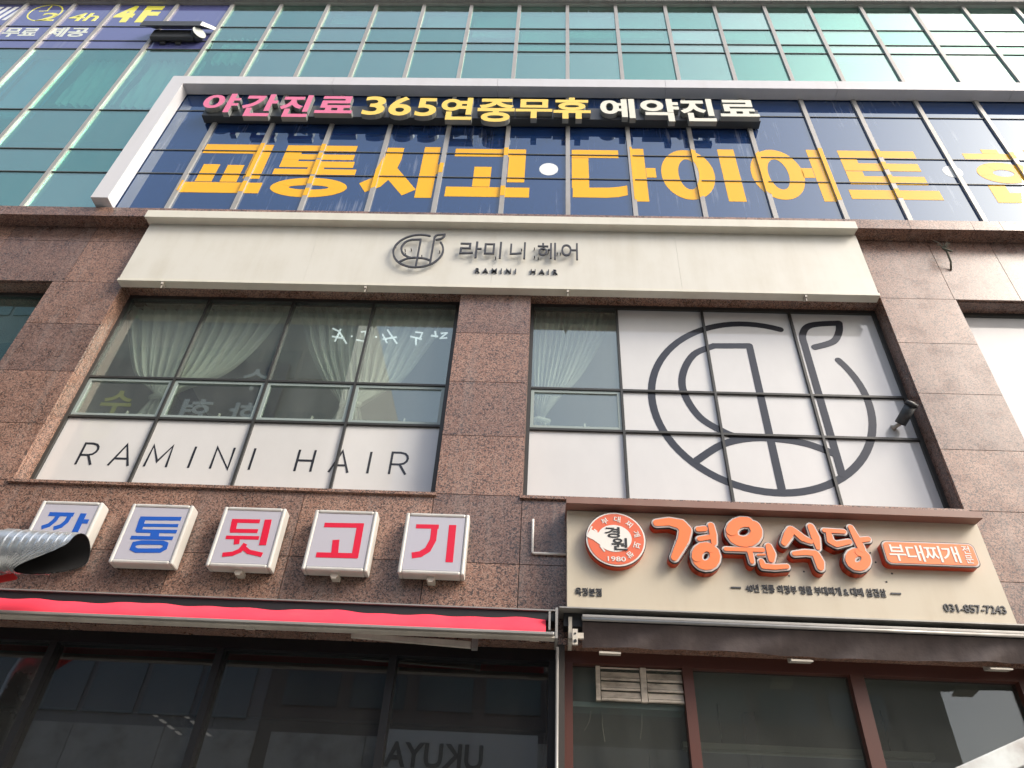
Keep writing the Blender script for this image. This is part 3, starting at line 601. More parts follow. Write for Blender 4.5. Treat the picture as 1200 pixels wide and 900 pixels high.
window([0.785, 1.712, 2.655], RW0+0.001, RW1-0.001, [gl, wp, wp, wp], 'four-bay window mostly covered by white film with large round logo')
window([-9.5, -8.5, -7.5, -6.5], -10.499, NL-0.001, [('white_panel', 'teal', 'teal')]*5, 'teal glass window cut off by the left edge')
window([5.35, 6.35, 7.35, 8.4], NR+0.001, 9.499, [('teal', 'teal', 'white_panel')]*5, 'window with white film and teal glass at the right edge', zs=(WZ0, 5.2, 5.80, WZ1))
for a, b in ((LW0+0.05, LW1-0.05), (RW0+0.05, RW1-0.05)):
    box('room_ceiling', 'room', B, a, b, 0.31, 5.9, 7.60, 7.65)

# curtain wall, third and fourth floor
YG = -0.10
mx = [-11.6, -10.8, -9.95, -9.05, -8.20, -7.43, -6.40, -5.44, -4.60, -3.79, -2.97, -2.16, -1.36, -0.555, 0.243, 1.04, 1.855, 2.665, 3.48, 4.20, 5.045, 5.86, 6.69, 7.52, 8.35, 9.2, 10.0, 10.8, 11.6]
rz = [ZB, 9.445, 9.97, 10.95, 12.755, 13.03, 13.525, 14.36]
cw = MB()
cw.box(-12, 12, -0.15, -0.04, ZB, ZB+0.012); cw.box(-12, 12, -0.15, -0.04, 14.352, 14.37)
CW = cw.build('curtain_wall', 'alu', B)
for x in mx:
    box('mullion', 'alu', CW, x-0.028, x+0.028, -0.128, -0.02, ZB+0.013, 14.351)
FX0, FX1, FZ1 = -5.25, 9.6, 11.38       # inside of the white surround
for i in range(len(mx)-1):
    a, b = mx[i]+0.0285, mx[i+1]-0.0285
    for j in range(7):
        z0, z1 = rz[j]+0.0065, rz[j+1]-0.0065
        if j: box('transom', 'alu_dark', CW, a, b, -0.112, -0.06, rz[j]-0.006, rz[j]+0.006)
        m = 'teal'
        if mx[i] > -5.5 and j <= 3: m = 'navy'
        if mx[i+1] < -5.2 and j >= 4: m = 'purple'
        if j == 3 and m == 'navy':
            box('pane', 'navy', CW, a, b, YG, YG+0.008, z0, 11.55); box('pane', 'teal', CW, a, b, YG, YG+0.008, 11.552, z1)
        elif m == 'navy' and mx[i] < -5.4:
            # the bay crossed by the surround: film only inside it
            box('pane', 'teal', CW, a, -5.352, YG, YG+0.008, z0, z1); box('pane', 'navy', CW, -5.35, b, YG, YG+0.008, z0, z1)
        else:
            box('pane', m, CW, a, b, YG, YG+0.008, z0, z1)
for i in range(40):
    box('cornice_stone', 'concrete', B, -12+0.6*i+0.003, -12+0.6*(i+1)-0.003, -0.20, 0.0, 14.371, 14.80)
box('office_back_wall', 'room_mid', B, -11.7, 11.7, 2.6, 2.7, 8.64, 14.88)
box('office_back_panel', 'room_dark', B, -11.7, 11.7, 0.9, 0.93, 8.64, 11.7)

# blinds behind the teal glass, and added sheets imitating reflections at left
def blind(x0, x1, z0, z1, label, mat='blind', grp='roller blinds behind the upper glass'):
    mb = MB()
    n = 12
    mb.grid(lambda u, v: (x0+(x1-x0)*u, 0.06+0.006*math.sin(u*9+x0*5), z0+(z1-z0)*v), n, 3)
    mb.tube([(x0, 0.06, z0), (x1, 0.06, z0)], 0.012, 8)
    return mb.build('roller_blind', mat, None, label, 'blind', grp)
bl = {9: (14.0, 'white roller blind barely lowered behind teal glass above the pink letters'), 11: (13.9, 'white roller blind barely lowered behind teal glass above the yellow numerals'), 12: (13.55, 'white roller blind behind top teal pane, third left of the centre mullion'), 13: (13.0, 'white roller blind lowered to the second transom left of the centre mullion'), 14: (13.55, 'white roller blind behind the top teal pane right of the centre mullion'), 15: (13.55, 'white roller blind behind top teal pane, second right of the centre mullion'), 16: (13.5, 'white roller blind behind top teal pane, third right of the centre mullion'), 17: (13.52, 'white roller blind behind top teal pane, fourth right of the centre mullion'), 18: (13.03, 'white roller blind lowered past one transom above the rightmost ivory letter'), 19: (12.8, 'long white roller blind, leftmost of the four long ones at right'), 20: (12.8, 'long white roller blind, second of the four long ones at right'), 21: (12.8, 'long white roller blind, third of the four long ones at right'), 22: (12.8, 'long white roller blind, rightmost of the four long ones')}
for i, (z, lab) in bl.items():
    blind(mx[i]+0.05, mx[i+1]-0.05, z, 14.33, lab)
for i, lab in ((4, 'pale blue sheet imitating sky reflection in the bay left of the pleated sheets'), (3, 'pale blue sheet imitating sky reflection, cut by the left edge of the picture')):
    blind(mx[i]+0.04, mx[i+1]-0.04, 11.0, 12.74, lab, 'blue_sheet', 'pale blue sheets imitating sky reflection at left')  # added blue sheets; the mirrored sky is put into their colour
def pleated_sheet(x0, x1, z0, z1, slope, label):  # added sheet whose folds imitate wavy reflections in the left panes
    mb = MB()
    def fn(u, v):
        zz = z0+slope*u
        z = z1+(zz-z1)*v
        return (x0+(x1-x0)*u+0.015*math.sin(7*v+20*u), 0.10+0.035*math.sin(u*2*math.pi*7+0.5*math.sin(5*v))+0.01*math.sin(u*61), z)
    mb.grid(fn, 90, 8)
    return mb.build('pleated_sheet', 'pleated_sheet', None, label, 'curtain', 'pleated sheets imitating reflections in the left glass')
pleated_sheet(-7.36, -6.45, 11.45, 12.75, -0.07, 'wavy grey-green drape imitating reflections behind glass below the yellow 4F lettering')
pleated_sheet(-6.35, -5.48, 11.38, 12.75, -0.07, 'wavy grey-green drape imitating reflections behind glass below the black floodlight hood')
pleated_sheet(-5.40, -4.65, 12.70, 13.5, 0.0, 'short wavy drape imitating reflections behind glass right of the black floodlight hood')

# ------------------------------------------------------------------ white surround of the hospital sign
SR = thing('sign_surround', (2.0, -0.19, 8.68), 'white composite panel surround framing the navy third-floor windows', 'sign frame')
box('surround_post', 'white_frame', SR, -5.46, -5.25, -0.28, -0.113, 8.685, 11.379)
xs = [-5.46, -3.1, -0.75, 1.6, 3.95, 6.3, 9.8]
for a, b in zip(xs[:-1], xs[1:]):
    box('surround_beam', 'white_frame', SR, a+0.002, b-0.002, -0.28, -0.172, 11.38, 11.59)
    box('surround_soffit', 'white_frame', SR, a+0.002, b-0.002, -0.1715, -0.113, 11.381, 11.589)

# ------------------------------------------------------------------ big amber window lettering
D = json.loads(DATA)
big = thing('window_lettering', (0.8, -0.11, 9.0), 'large amber Korean film lettering across the navy windows', 'lettering')
def clip(poly, x0, x1):
    for s, x in ((1, x0), (-1, x1)):
        o = []
        for i in range(len(poly)):
            p, q = poly[i], poly[(i+1) % len(poly)]
            ip, iq = s*(p[0]-x) >= 0, s*(q[0]-x) >= 0
            if ip: o.append(p)
            if ip != iq:
                t = (x-p[0])/(q[0]-p[0]); o.append((x, p[1]+t*(q[1]-p[1])))
        poly = o
        if len(poly) < 3: return []
    return poly
def pieces(spec):
    for s in spec:
        if s[0] == 'ring':
            o, i = s[1], s[2]; n = 44
            e = lambda b, t: ((b[0]+b[1])/2+(b[1]-b[0])/2*math.cos(t), (b[2]+b[3])/2+abs(b[2]-b[3])/2*math.sin(t))
            for k in range(n):
                t, u = 2*math.pi*k/n, 2*math.pi*(k+1)/n
                yield [e(o, t), e(o, u), e(i, u), e(i, t)]
        elif s[0] == 'disc':
            n = 36
            yield [((s[1]+s[2])/2+(s[2]-s[1])/2*math.cos(2*math.pi*k/n), (s[3]+s[4])/2+abs(s[3]-s[4])/2*math.sin(2*math.pi*k/n)) for k in range(n)]
        elif s[0] == 'rectm':
            yield [(s[1], s[3]), (s[2], s[3]), (s[2], s[4]), (s[1], s[4])]
        else: yield [tuple(p) for p in s]
D['BIG']['gyo'][1] = [(-3.862, 9.361), (-3.648, 9.361), (-3.648, 9.916), (-3.862, 9.916)]
for key, spec in D['BIG'].items():
    mb = MB(); k = 0
    for pc in pieces(spec):
        k += 1; yf = YG-0.002-0.0001*(k % 9 if spec[0][0] != 'ring' else 1)
        # film on the glass between the mullions, and strips of it wrapped over the mullion caps
        for i in range(len(mx)-1):
            q = clip(pc, mx[i]+0.0287, mx[i+1]-0.0287)
            if q: mb.prism(q, yf, YG-0.0005)
        for x in mx:
            q = clip(pc, x-0.0279, x+0.0279)
            if q: mb.prism(q, -0.1295-0.0001*(k % 9), -0.1282)
    mb.build('dot' if key.startswith('dot') else 'letter', 'white_dot' if key.startswith('dot') else 'yellow', big)

# ------------------------------------------------------------------ row of raised letters under the surround
TS = thing('letter_sign', (-1, -0.17, 10.6), 'row of raised pink, yellow and ivory Korean letters on a black rail', 'sign')
br = D['BAR']
MB().box(br['x0'], br['x1'], -0.228, -0.113, br['z_bot'], br['z_top']).build('rail', 'bar', TS)
for x in mx:
    if br['x0'] < x < br['x1']:
        box('rail_bracket', 'black', TS, x-0.10, x-0.06, -0.16, -0.1125, br['z_top']+0.001, 11.05)
for n, (ch, x0, x1, z0, z1) in enumerate(D['TOP']):
    face = 'pink' if n < 4 else ('gold' if n < 11 else 'ivory')
    mb = MB()
    text_into(mb, ch, (x0, x1, z0, z1), -0.30, -0.2285, 0, 1, offset=0.030 if ch not in '365' else 0.022)
    mb.build('letter', [face, 'letter_side'], TS)
# ------------------------------------------------------------------ film lettering on the fourth floor
fl = thing('window_lettering', (-8, -0.11, 13.2), 'lemon 24h clock, 4F and Korean film lettering on violet top-left windows', 'lettering')
def film_text(s, d, mat, off=0.01, shear=0.0):
    mb = MB()
    tmp = MB(); text_into(tmp, s, (d['x0'], d['x1'], d['z0'], d['z1']), YG-0.002, YG-0.0005, offset=off)
    mb.v = [(x+shear*(z-d['z0']), y, z) for x, y, z in tmp.v]; mb.f, mb.mi, mb.sm = tmp.f, tmp.mi, tmp.sm
    return mb.build('letter', mat, fl)
c = D['clock']
mb = MB(); mb.ring((c['x0']+0.06, c['x1']+0.04, c['z1']-0.04, c['z0']), (c['x0']+0.085, c['x1']+0.015, c['z1']-0.065, c['z0']+0.025), YG-0.002, YG-0.0005)
cxm, czm = (c['x0']+c['x1'])/2+0.05, (c['z0']+c['z1'])/2+0.05
mb.stroke([(cxm, czm), (cxm, czm+0.2)], 0.022, YG-0.0021, YG-0.0005); mb.stroke([(cxm-0.13, czm-0.02), (cxm+0.02, czm)], 0.022, YG-0.0023, YG-0.0005)
mb.build('clock_icon', 'lemon', fl)
film_text('2', dict(x0=-8.64, x1=-8.34, z0=13.73, z1=14.03), 'lemon', 0.012, 0.12)
film_text('4', dict(x0=-8.12, x1=-7.86, z0=13.73, z1=14.03), 'lemon', 0.012, 0.12)
film_text('h', dict(x0=-7.84, x1=-7.62, z0=13.73, z1=14.03), 'lemon', 0.012, 0.12)
film_text('4', dict(x0=-7.36, x1=-7.03, z0=13.69, z1=14.31), 'lemon', 0.05)
film_text('F', dict(x0=-6.93, x1=-6.62, z0=13.69, z1=14.31), 'lemon', 0.05)
film_text('무료', D['mu'], 'pale_film', 0.03); film_text('제공', D['je'], 'pale_film', 0.03)
mb = MB()
for k in range(4): mb.prism([(-9.62+0.13*k, 13.75), (-9.55+0.13*k, 13.75), (-9.43+0.13*k, 14.25), (-9.50+0.13*k, 14.25)], YG-0.002, YG-0.0005)
mb.build('stripe_icon', 'white_dot', fl)

# ------------------------------------------------------------------ black floodlight hood by the fourth-floor windows
FLD = thing('floodlight', (-5.9, -0.3, 12.55), 'black hooded floodlight with round mesh end mounted on the fourth-floor glass', 'floodlight')
MB().hexa([(-6.53, -0.30, 13.16), (-5.57, -0.30, 13.16), (-5.46, -0.14, 13.36), (-6.42, -0.14, 13.36), (-6.53, -0.30, 13.20), (-5.57, -0.30, 13.20), (-5.46, -0.14, 13.40), (-6.42, -0.14, 13.40)]).build('hood', 'fixture', FLD)
box('hood_lip', 'fixture', FLD, -6.53, -5.57, -0.312, -0.301, 13.12, 13.27)
MB().hexa([(-5.568, -0.31, 13.14), (-5.555, -0.31, 13.14), (-5.445, -0.14, 13.34), (-5.458, -0.14, 13.34), (-5.568, -0.31, 13.26), (-5.555, -0.31, 13.26), (-5.445, -0.14, 13.43), (-5.458, -0.14, 13.43)]).build('hood_end_plate', 'white_frame', FLD)
MB().box(-6.36, -5.66, -0.215, -0.138, 12.95, 13.20).build('body', 'fixture', FLD, bevel=0.02)
MB().tube([(-5.66, -0.15, 13.06), (-5.58, -0.225, 13.06)], 0.10, 28).build('speaker_drum', 'bar', FLD)
MB().tube([(-5.579, -0.226, 13.06), (-5.574, -0.231, 13.06)], 0.105, 28).build('drum_rim', 'letter_side', FLD)
for x in (-6.2, -5.95): box('wall_bracket', 'fixture', FLD, x, x+0.08, -0.1375, -0.112, 12.90, 13.15)

# ------------------------------------------------------------------ cream hair-salon fascia
SG = thing('fascia_sign', (-0.6, -0.05, 7.44), 'long cream fascia sign with round line logo above the second-floor windows', 'sign')
fx = [-4.705, -2.65, -0.595, 1.46, 3.515]
for a, b in zip(fx[:-1], fx[1:]):
    box('sign_panel', 'cream', SG, a+0.0007, b-0.0007, -0.10, -0.001, 7.475, 8.43)
box('bottom_trim', 'cream_cap', SG, -4.712, 3.522, -0.106, -0.001, 7.437, 7.4745)
box('top_cap', 'cream_cap', SG, -4.73, 3.50, -0.212, -0.1755, 8.42, 8.545)
box('cap_soffit', 'cream_cap', SG, -4.728, 3.498, -0.175, -0.001, 8.4305, 8.473)
LC, LR = Vector((2.141, 6.225)), 1.058
def logo(center, r, w, yf, yb, mat, parent, squash=1.0):
    def T(p): return (center[0]+(p[0]-LC[0])/LR*r, center[1]+(p[1]-LC[1])/LR*r*squash)
    def sm(pts, n=6):
        out = []
        P_ = [Vector(p) for p in pts]
        for i in range(len(P_)-1):
            p0, p1, p2, p3 = P_[max(i-1, 0)], P_[i], P_[i+1], P_[min(i+2, len(P_)-1)]
            for k in range(n):
                t = k/n
                out.append(tuple(0.5*((2*p1)+(-p0+p2)*t+(2*p0-5*p1+4*p2-p3)*t*t+(-p0+3*p1-3*p2+p3)*t**3)))
        return out+[tuple(P_[-1])]
    L = D['LOGO']
    a0, a1 = math.atan2(7.21-LC[1], 2.522-LC[0]), math.atan2(6.79-LC[1], 3.043-LC[0])+2*math.pi
    circ = [(LC[0]+LR*math.cos(a0+(a1-a0)*k/70), LC[1]+LR*math.sin(a0+(a1-a0)*k/70)) for k in range(71)]
    parts = [circ, sm(L['a'][:7])+[tuple(L['a'][7])], [tuple(L['a'][7]), tuple(L['a'][8])], sm(L['base']), [tuple(L['leaf'][0]), tuple(L['leaf'][1])]+sm(L['leaf'][1:5])[1:], sm(L['leaf'][4:])]
    for k, pts in enumerate(parts):
        mb = MB(); mb.stroke([T(p) for p in pts], w, yf-0.0003*k, yb)
        for e in (pts[0], pts[-1]):
            q = T(e); mb.disc((q[0]-w/2, q[0]+w/2, q[1]+w/2, q[1]-w/2), yf-0.0003*k-0.00012, yb, n=16)
        mb.build('logo_stroke', mat, parent)
sl = D['slogo']
logo(((sl['x0']+sl['x1'])/2+0.03, (sl['z0']+sl['z1'])/2), 0.28, 0.021, -0.15, -0.135, 'ink', SG)
for ch, x0, x1 in (('라', -0.975, -0.73), ('미', -0.70, -0.505), ('니', -0.41, -0.235), ('헤', -0.10, 0.105), ('어', 0.165, 0.35)):
    mb = MB(); text_into(mb, ch, (x0, x1, 7.87, 8.15), -0.15, -0.135, offset=0.0); mb.build('letter', 'ink', SG)
mb = MB(); text_into(mb, 'RAMINI  HAIR', (-0.775, 0.126, 7.665, 7.735), -0.118, -0.1005, offset=0.006, spacing=1.75); mb.build('letter', 'ink', SG)
st = MB()
random.seed(3)
for k in range(16):
    x = random.uniform(-0.95, 0.33) if k > 5 else random.uniform(-1.72, -1.2)
    z = random.uniform(7.9, 8.1)
    st.tube([(x, -0.136, z), (x, -0.1003, z)], 0.006, 6)
st.build('letter_standoff', 'bar', SG)
for x, lab in ((-4.2, 1), (-1.95, 2), (0.24, 3), (2.75, 4)):
    cl = MB(); cl.box(x-0.012, x+0.012, -0.10, -0.03, 7.40, 7.436).box(x-0.004, x+0.004, -0.085, -0.075, 7.355, 7.3995)
    cl.build('hanging_clip', 'pale_metal', SG)

# ------------------------------------------------------------------ white film: thin lettering and big logo
WL = thing('window_lettering', (-2.8, 0.2, 5.2), 'thin black RAMINI HAIR lettering on the white window film', 'lettering')
rz0, rz1 = D['RAM']['z0']-0.0, D['RAM']['z1']+0.005
def stroke_letter(ch, x0, x1):
    w = 0.022; zc = (rz0+rz1)/2; W = x1-x0
    P = {'I': [[(0.5, 0), (0.5, 1)]], 'A': [[(0, 0), (0.5, 1), (1, 0)], [(0.17, 0.33), (0.83, 0.33)]], 'M': [[(0, 0), (0.06, 1), (0.5, 0.25), (0.94, 1), (1, 0)]],
         'N': [[(0, 0), (0, 1), (1, 0), (1, 1)]], 'H': [[(0, 0), (0, 1)], [(1, 0), (1, 1)], [(0, 0.5), (1, 0.5)]],
         'R': [[(0, 0), (0, 1), (0.5, 1), (0.8, 0.95), (0.95, 0.85), (1, 0.73), (0.95, 0.6), (0.8, 0.5), (0.5, 0.45), (0, 0.45)], [(0.55, 0.45), (1, 0)]]}[ch]
    mb = MB()
    for k, s in enumerate(P):
        mb.stroke([(x0+W*u, rz0+(rz1-rz0)*v) for u, v in s], w, 0.2078-0.0003*k, 0.2095)
    mb.build('letter', 'black_film', WL)
for ch, x0, x1 in D['RAM']['l']:
    if ch == 'R': x1 += 0.03
    stroke_letter(ch, x0, x1)
WG = thing('window_logo', (2.14, 0.2, 5.16), 'large charcoal round line logo across the white window film', 'logo')
logo(LC, LR, 0.074, 0.2078, 0.2096, 'black_film', WG)
# the same strokes where they cross the mullions and transoms stay on the film only
NS = thing('glow_script', (-1.7, 0.3, 6.95), 'white hand-lettered script seen reversed inside the second-floor window', 'neon sign')
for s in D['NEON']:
    mb = MB(); mb.tube([(x, 0.30, z) for x, z in s], 0.010, 8); mb.build('script_stroke', 'glowing', NS)  # emission added to whiten the faint reversed script

# curtains
def curtain(d, label, y):
    Lp, Rp = d['L'], d['R']
    def at(P, v):
        z0, z1 = P[0][1], P[-1][1]
        t = v*(len(P)-1); i = min(int(t), len(P)-2); f = t-i
        p0, p1, p2, p3 = P[max(i-1, 0)], P[i], P[i+1], P[min(i+2, len(P)-1)]
        return [0.5*((2*p1[k])+(-p0[k]+p2[k])*f+(2*p0[k]-5*p1[k]+4*p2[k]-p3[k])*f*f+(-p0[k]+3*p1[k]-3*p2[k]+p3[k])*f**3) for k in (0, 1)]
    def fn(u, v):
        a, b = at(Lp, v), at(Rp, v)
        sag = -0.10*math.sin(math.pi*u)*v
        x = a[0]+(b[0]-a[0])*u; z = a[1]+(b[1]-a[1])*u+sag
        am = 0.045*(1-0.55*v)
        yy = y+am*math.sin(2*math.pi*u*13+0.6*math.sin(4*v+u*3))+am*0.5*math.sin(2*math.pi*u*29+1.3)
        return (x, yy, z)
    mb = MB(); mb.grid(fn, 200, 26)
    c_ = thing('curtain', ((Lp[0][0]+Rp[0][0])/2, y, Lp[-1][1]-0.6), label, 'curtain', 'cream tied-back curtains')
    mb.build('drape_panel', 'curtain', c_)
    tx = (Lp[-1][0]+Rp[-1][0])/2; tz = (Lp[-1][1]+Rp[-1][1])/2-0.03
    MB().tube([(tx-0.10, y, tz), (tx, y-0.07, tz-0.02), (tx+0.10, y, tz)], 0.03, 10).build('tie_band', 'curtain', c_)
    def tail(u, v):
        ww = 0.09+0.22*v
        return (tx+(u-0.5)*2*ww, y+0.03*math.sin(u*30), tz-0.62*v)
    MB().grid(tail, 60, 8).build('curtain_tail', 'curtain', c_)
    MB().tube([(Lp[0][0], y, Lp[0][1]+0.01), (Rp[0][0], y, Rp[0][1]+0.01)], 0.012, 8).build('curtain_rail', 'white_print', c_)
curtain(D['CUR'][0], 'cream tied-back curtain in the two left bays of the lettered window', 0.42)
curtain(D['CUR'][1], 'cream tied-back curtain in the two right bays behind the reversed script', 0.42)
curtain(D['CUR'][2], 'cream curtain swept to the left beside the white logo film', 0.42)

# ------------------------------------------------------------------ small camera on the logo window
CC = thing('security_camera', (3.40, 0.1, 5.85), 'small dark bullet security camera on the white film at the right jamb', 'camera')
ax0, ax1 = Vector((3.385, 0.13, 5.925)), Vector((3.455, -0.02, 6.03))
MB().tube([ax0, ax1], [0.052, 0.052], 20).build('body', 'bar', CC)
MB().tube([ax1, ax1+(ax1-ax0)*0.16], [0.060, 0.056], 20).build('lens_hood', 'black', CC)
dl = (ax1-ax0).normalized()
MB().tube([ax1+(ax1-ax0)*0.161, ax1+(ax1-ax0)*0.18], 0.025, 16).build('lens', 'box_case', CC)
MB().tube([ax0, Vector((3.36, 0.19, 5.93)), Vector((3.35, 0.2075, 5.93))], [0.018, 0.018, 0.035], 12).build('wall_mount', 'pale_metal', CC)

# ------------------------------------------------------------------ five square light boxes
labs = {'깡': 'square light box with blue letter half hidden by the silver duct', '통': 'square light box with the blue stacked-bar letter, second from left', '뒷': 'square light box with red letter, middle of the five boxes', '고': 'square light box with red letter, second box left of the beige sign', '기': 'square light box with red letter, closest to the beige sign'}
for n, (ch, strokes) in enumerate(D['BOX'].items()):
    x0 = (-4.222, -3.44, -2.648, -1.875, -1.108)[n]; x1 = x0+0.527; z0, z1 = 4.107, 4.647
    t = thing('light_box_sign', ((x0+x1)/2, -0.07, z0), labs[ch], 'sign', 'square light boxes in a row on the granite')
    case = MB(); q = 0.032
    case.box(x0, x0+q, -0.14, -0.022, z0, z1); case.box(x1-q, x1, -0.14, -0.022, z0, z1)
    case.box(x0+q+0.0003, x1-q-0.0003, -0.14, -0.022, z0, z0+q); case.box(x0+q+0.0003, x1-q-0.0003, -0.14, -0.022, z1-q, z1)
    case.build('casing', 'box_case', t, bevel=0.012)
    ins = MB()
    for s_ in (0,):
        ins.box(x0+q*0.25, x1-q*0.25, -0.021, -0.012, z0+q*0.3, z1-q*0.3)
    ins.build('back_tray', 'grey_metal', t)
    box('acrylic_face', 'box_face', t, x0+q+0.0006, x1-q-0.0006, -0.1325, -0.03, z0+q+0.0006, z1-q-0.0006)
    if ch == '깡': strokes.append([[(-4.09, 4.22), (-4.02, 4.165), (-3.92, 4.165), (-3.85, 4.22), (-3.92, 4.285), (-4.02, 4.285), (-4.09, 4.22)], 0.045])
    mb = MB()
    for k, (pts, w_) in enumerate(strokes):
        mb.stroke([tuple(p) for p in pts], w_, -0.1338-0.0002*k, -0.1327)
    mb.build('letter', 'blue_ink' if ch in '깡통' else 'red_ink', t)
    xm = (x0+x1)/2
    if n > 1: MB().box(xm-0.03, xm+0.03, -0.10, -0.001, z0-0.035, z0-0.0005).box(xm-0.018, xm+0.018, -0.101, -0.09, z0-0.05, z0-0.0355).build('fixing_bracket', 'pale_metal', t)
    for zz in (z0+0.12, z1-0.12):
        box('mounting_rail', 'grey_metal', t, x0+0.05, x1-0.05, -0.0118, -0.0008, zz-0.02, zz+0.02)

# ------------------------------------------------------------------ beige restaurant sign
RS_ = thing('restaurant_sign', (1.87, -0.1, 3.86), 'beige restaurant sign board with raised round orange Korean letters and disc logo', 'sign')
box('sign_board', 'beige', RS_, 0.224, 3.518, -0.18, -0.001, 3.862, 4.69)
MB().hexa([(0.214, -0.30, 4.692), (3.508, -0.30, 4.676), (3.508, -0.001, 4.70), (0.214, -0.001, 4.70), (0.214, -0.30, 4.748), (3.508, -0.30, 4.735), (3.508, -0.001, 4.78), (0.214, -0.001, 4.78)]).build('brown_ledge', 'ledge', RS_)
for ch, strokes in D['REST'].items():
    mb = MB()
    for pts, rs in strokes: mb.blob(pts, rs, 0.0155, -0.242, -0.181, 1)
    for pts, rs in strokes: mb.blob(pts, rs, 0.0165, -0.252, -0.2475, 2)
    for pts, rs in strokes: mb.blob(pts, rs, 0.0095, -0.260, -0.2566, 3)
    for pts, rs in strokes: mb.blob(pts, rs, -0.0035, -0.268, -0.2646, 0)
    mb.build('letter', ['orange', 'orange_side', 'black', 'rim'], RS_)
d = D['DISC']; cxd, czd, rd = (d['x0']+d['x1'])/2, (d['z0']+d['z1'])/2, (d['x1']-d['x0'])/2
def circ_b(r, dx=0, dz=0): return (cxd+dx-r, cxd+dx+r, czd+dz+r, czd+dz-r)
dm = MB()
dm.disc(circ_b(rd+0.004), -0.244, -0.181, 0, n=56)
dsc = dm.build('logo_disc', 'orange_side', RS_)
MB().disc(circ_b(rd+0.006), -0.250, -0.2442, n=56).build('black_edge', 'black', dsc)
MB().disc(circ_b(rd), -0.254, -0.2503, n=56).build('pale_edge', 'white_print', dsc)
MB().disc(circ_b(rd-0.012), -0.257, -0.2543, n=56).build('red_ring', 'disc_red', dsc)
sw = MB(); sw.disc((cxd-0.145, cxd+0.125, czd+0.120, czd-0.115), -0.2595, -0.2573, n=48)
sw.stroke([(cxd-0.215, czd+0.045), (cxd-0.15, czd+0.01), (cxd-0.10, czd-0.03)], 0.075, -0.2600, -0.2573)
sw.stroke([(cxd-0.125, czd-0.065), (cxd-0.09, czd-0.115)], 0.012, -0.2602, -0.2573)
sw.stroke([(cxd-0.17, czd+0.075), (cxd-0.145, czd+0.055)], 0.011, -0.2604, -0.2573); sw.stroke([(cxd-0.185, czd+0.10), (cxd-0.20, czd+0.07)], 0.011, -0.2606, -0.2573)
sw.build('white_swoosh', 'white_print', dsc)
tm = MB()
text_into(tm, '경', (cxd-0.085, cxd+0.035, czd+0.005, czd+0.10), -0.263, -0.2607, offset=0.018)
text_into(tm, '원', (cxd-0.035, cxd+0.09, czd-0.10, czd+0.005), -0.263, -0.2607, offset=0.018)
tm.build('disc_lettering', 'black', dsc)
rt = MB(); text_into(rt, '1980', (cxd-0.07, cxd+0.07, czd-0.195, czd-0.155), -0.2605, -0.2572, offset=0.01)
for k, ch in enumerate('부대찌개보쌈'):
    a = R(118-34*k); px, pz = cxd+math.cos(a)*0.172, czd+math.sin(a)*0.172
    tmp = MB(); text_into(tmp, ch, (-0.026, 0.026, -0.026, 0.026), -0.2605, -0.2572, offset=0.012)
    ca, sa = math.cos(a-math.pi/2), math.sin(a-math.pi/2); s0 = len(rt.v)
    rt.v += [(px+x*ca-z*sa, y, pz+x*sa+z*ca) for x, y, z in tmp.v]
    for f_ in tmp.f: rt.face([s0+i for i in f_])
rt.build('ring_lettering', 'white_print', dsc)
bd = D['BADGE']
def rrect(x0, x1, z0, z1, r, n=6):
    out = []
    for cx_, cz_, a0 in ((x1-r, z1-r, 0), (x0+r, z1-r, 90), (x0+r, z0+r, 180), (x1-r, z0+r, 270)):
        out += [(cx_+r*math.cos(R(a0+90*k/n)), cz_+r*math.sin(R(a0+90*k/n))) for k in range(n+1)]
    return out
bp = MB().prism(rrect(bd['x0']-0.005, bd['x1']+0.005, bd['z0']-0.005, bd['z1']+0.005, 0.045), -0.244, -0.181).build('badge', 'orange_side', RS_)
MB().prism(rrect(bd['x0']-0.007, bd['x1']+0.007, bd['z0']-0.007, bd['z1']+0.007, 0.046), -0.250, -0.2442).build('black_edge', 'black', bp)
MB().prism(rrect(bd['x0'], bd['x1'], bd['z0'], bd['z1'], 0.042), -0.254, -0.2503).build('pale_edge', 'rim', bp)
MB().prism(rrect(bd['x0']+0.010, bd['x1']-0.010, bd['z0']+0.010, bd['z1']-0.010, 0.036), -0.258, -0.2543).build('orange_face', 'orange', bp)
tm = MB(); b_ = D['badge']
for k, ch in enumerate('부대찌개'):
    w_ = (b_['x1']-b_['x0'])/4; text_into(tm, ch, (b_['x0']+w_*k+0.004, b_['x0']+w_*(k+1)-0.004, b_['z0'], b_['z1']), -0.261, -0.2582, offset=0.010)
b2 = D['badge2']; zm = (b2['z0']+b2['z1'])/2
text_into(tm, '전', (b2['x0']-0.005, b2['x1']+0.005, zm+0.005, b2['z1']), -0.261, -0.2582, offset=0.01); text_into(tm, '문', (b2['x0']-0.005, b2['x1']+0.005, b2['z0'], zm-0.005), -0.261, -0.2582, offset=0.01)
tm.build('badge_lettering', 'white_print', bp)
tm = MB(); b_ = D['branch']; text_into(tm, '옥정분점', (b_['x0'], b_['x1'], b_['z0'], b_['z1']), -0.188, -0.1803, offset=0.010); tm.build('small_lettering', 'ink', RS_)
tm = MB(); b_ = D['slogan']; zc = (b_['z0']+b_['z1'])/2
tm.box(b_['x0'], b_['x0']+0.075, -0.188, -0.1803, zc-0.006, zc+0.006); tm.box(b_['x1']-0.075, b_['x1'], -0.188, -0.1803, zc-0.006, zc+0.006)
text_into(tm, '40년 전통 의정부 명물 부대찌개 & 대패 삼겹살', (b_['x0']+0.11, b_['x1']-0.11, b_['z0']+0.004, b_['z1']-0.003), -0.188, -0.1803, offset=0.010); tm.build('small_lettering', 'ink', RS_)
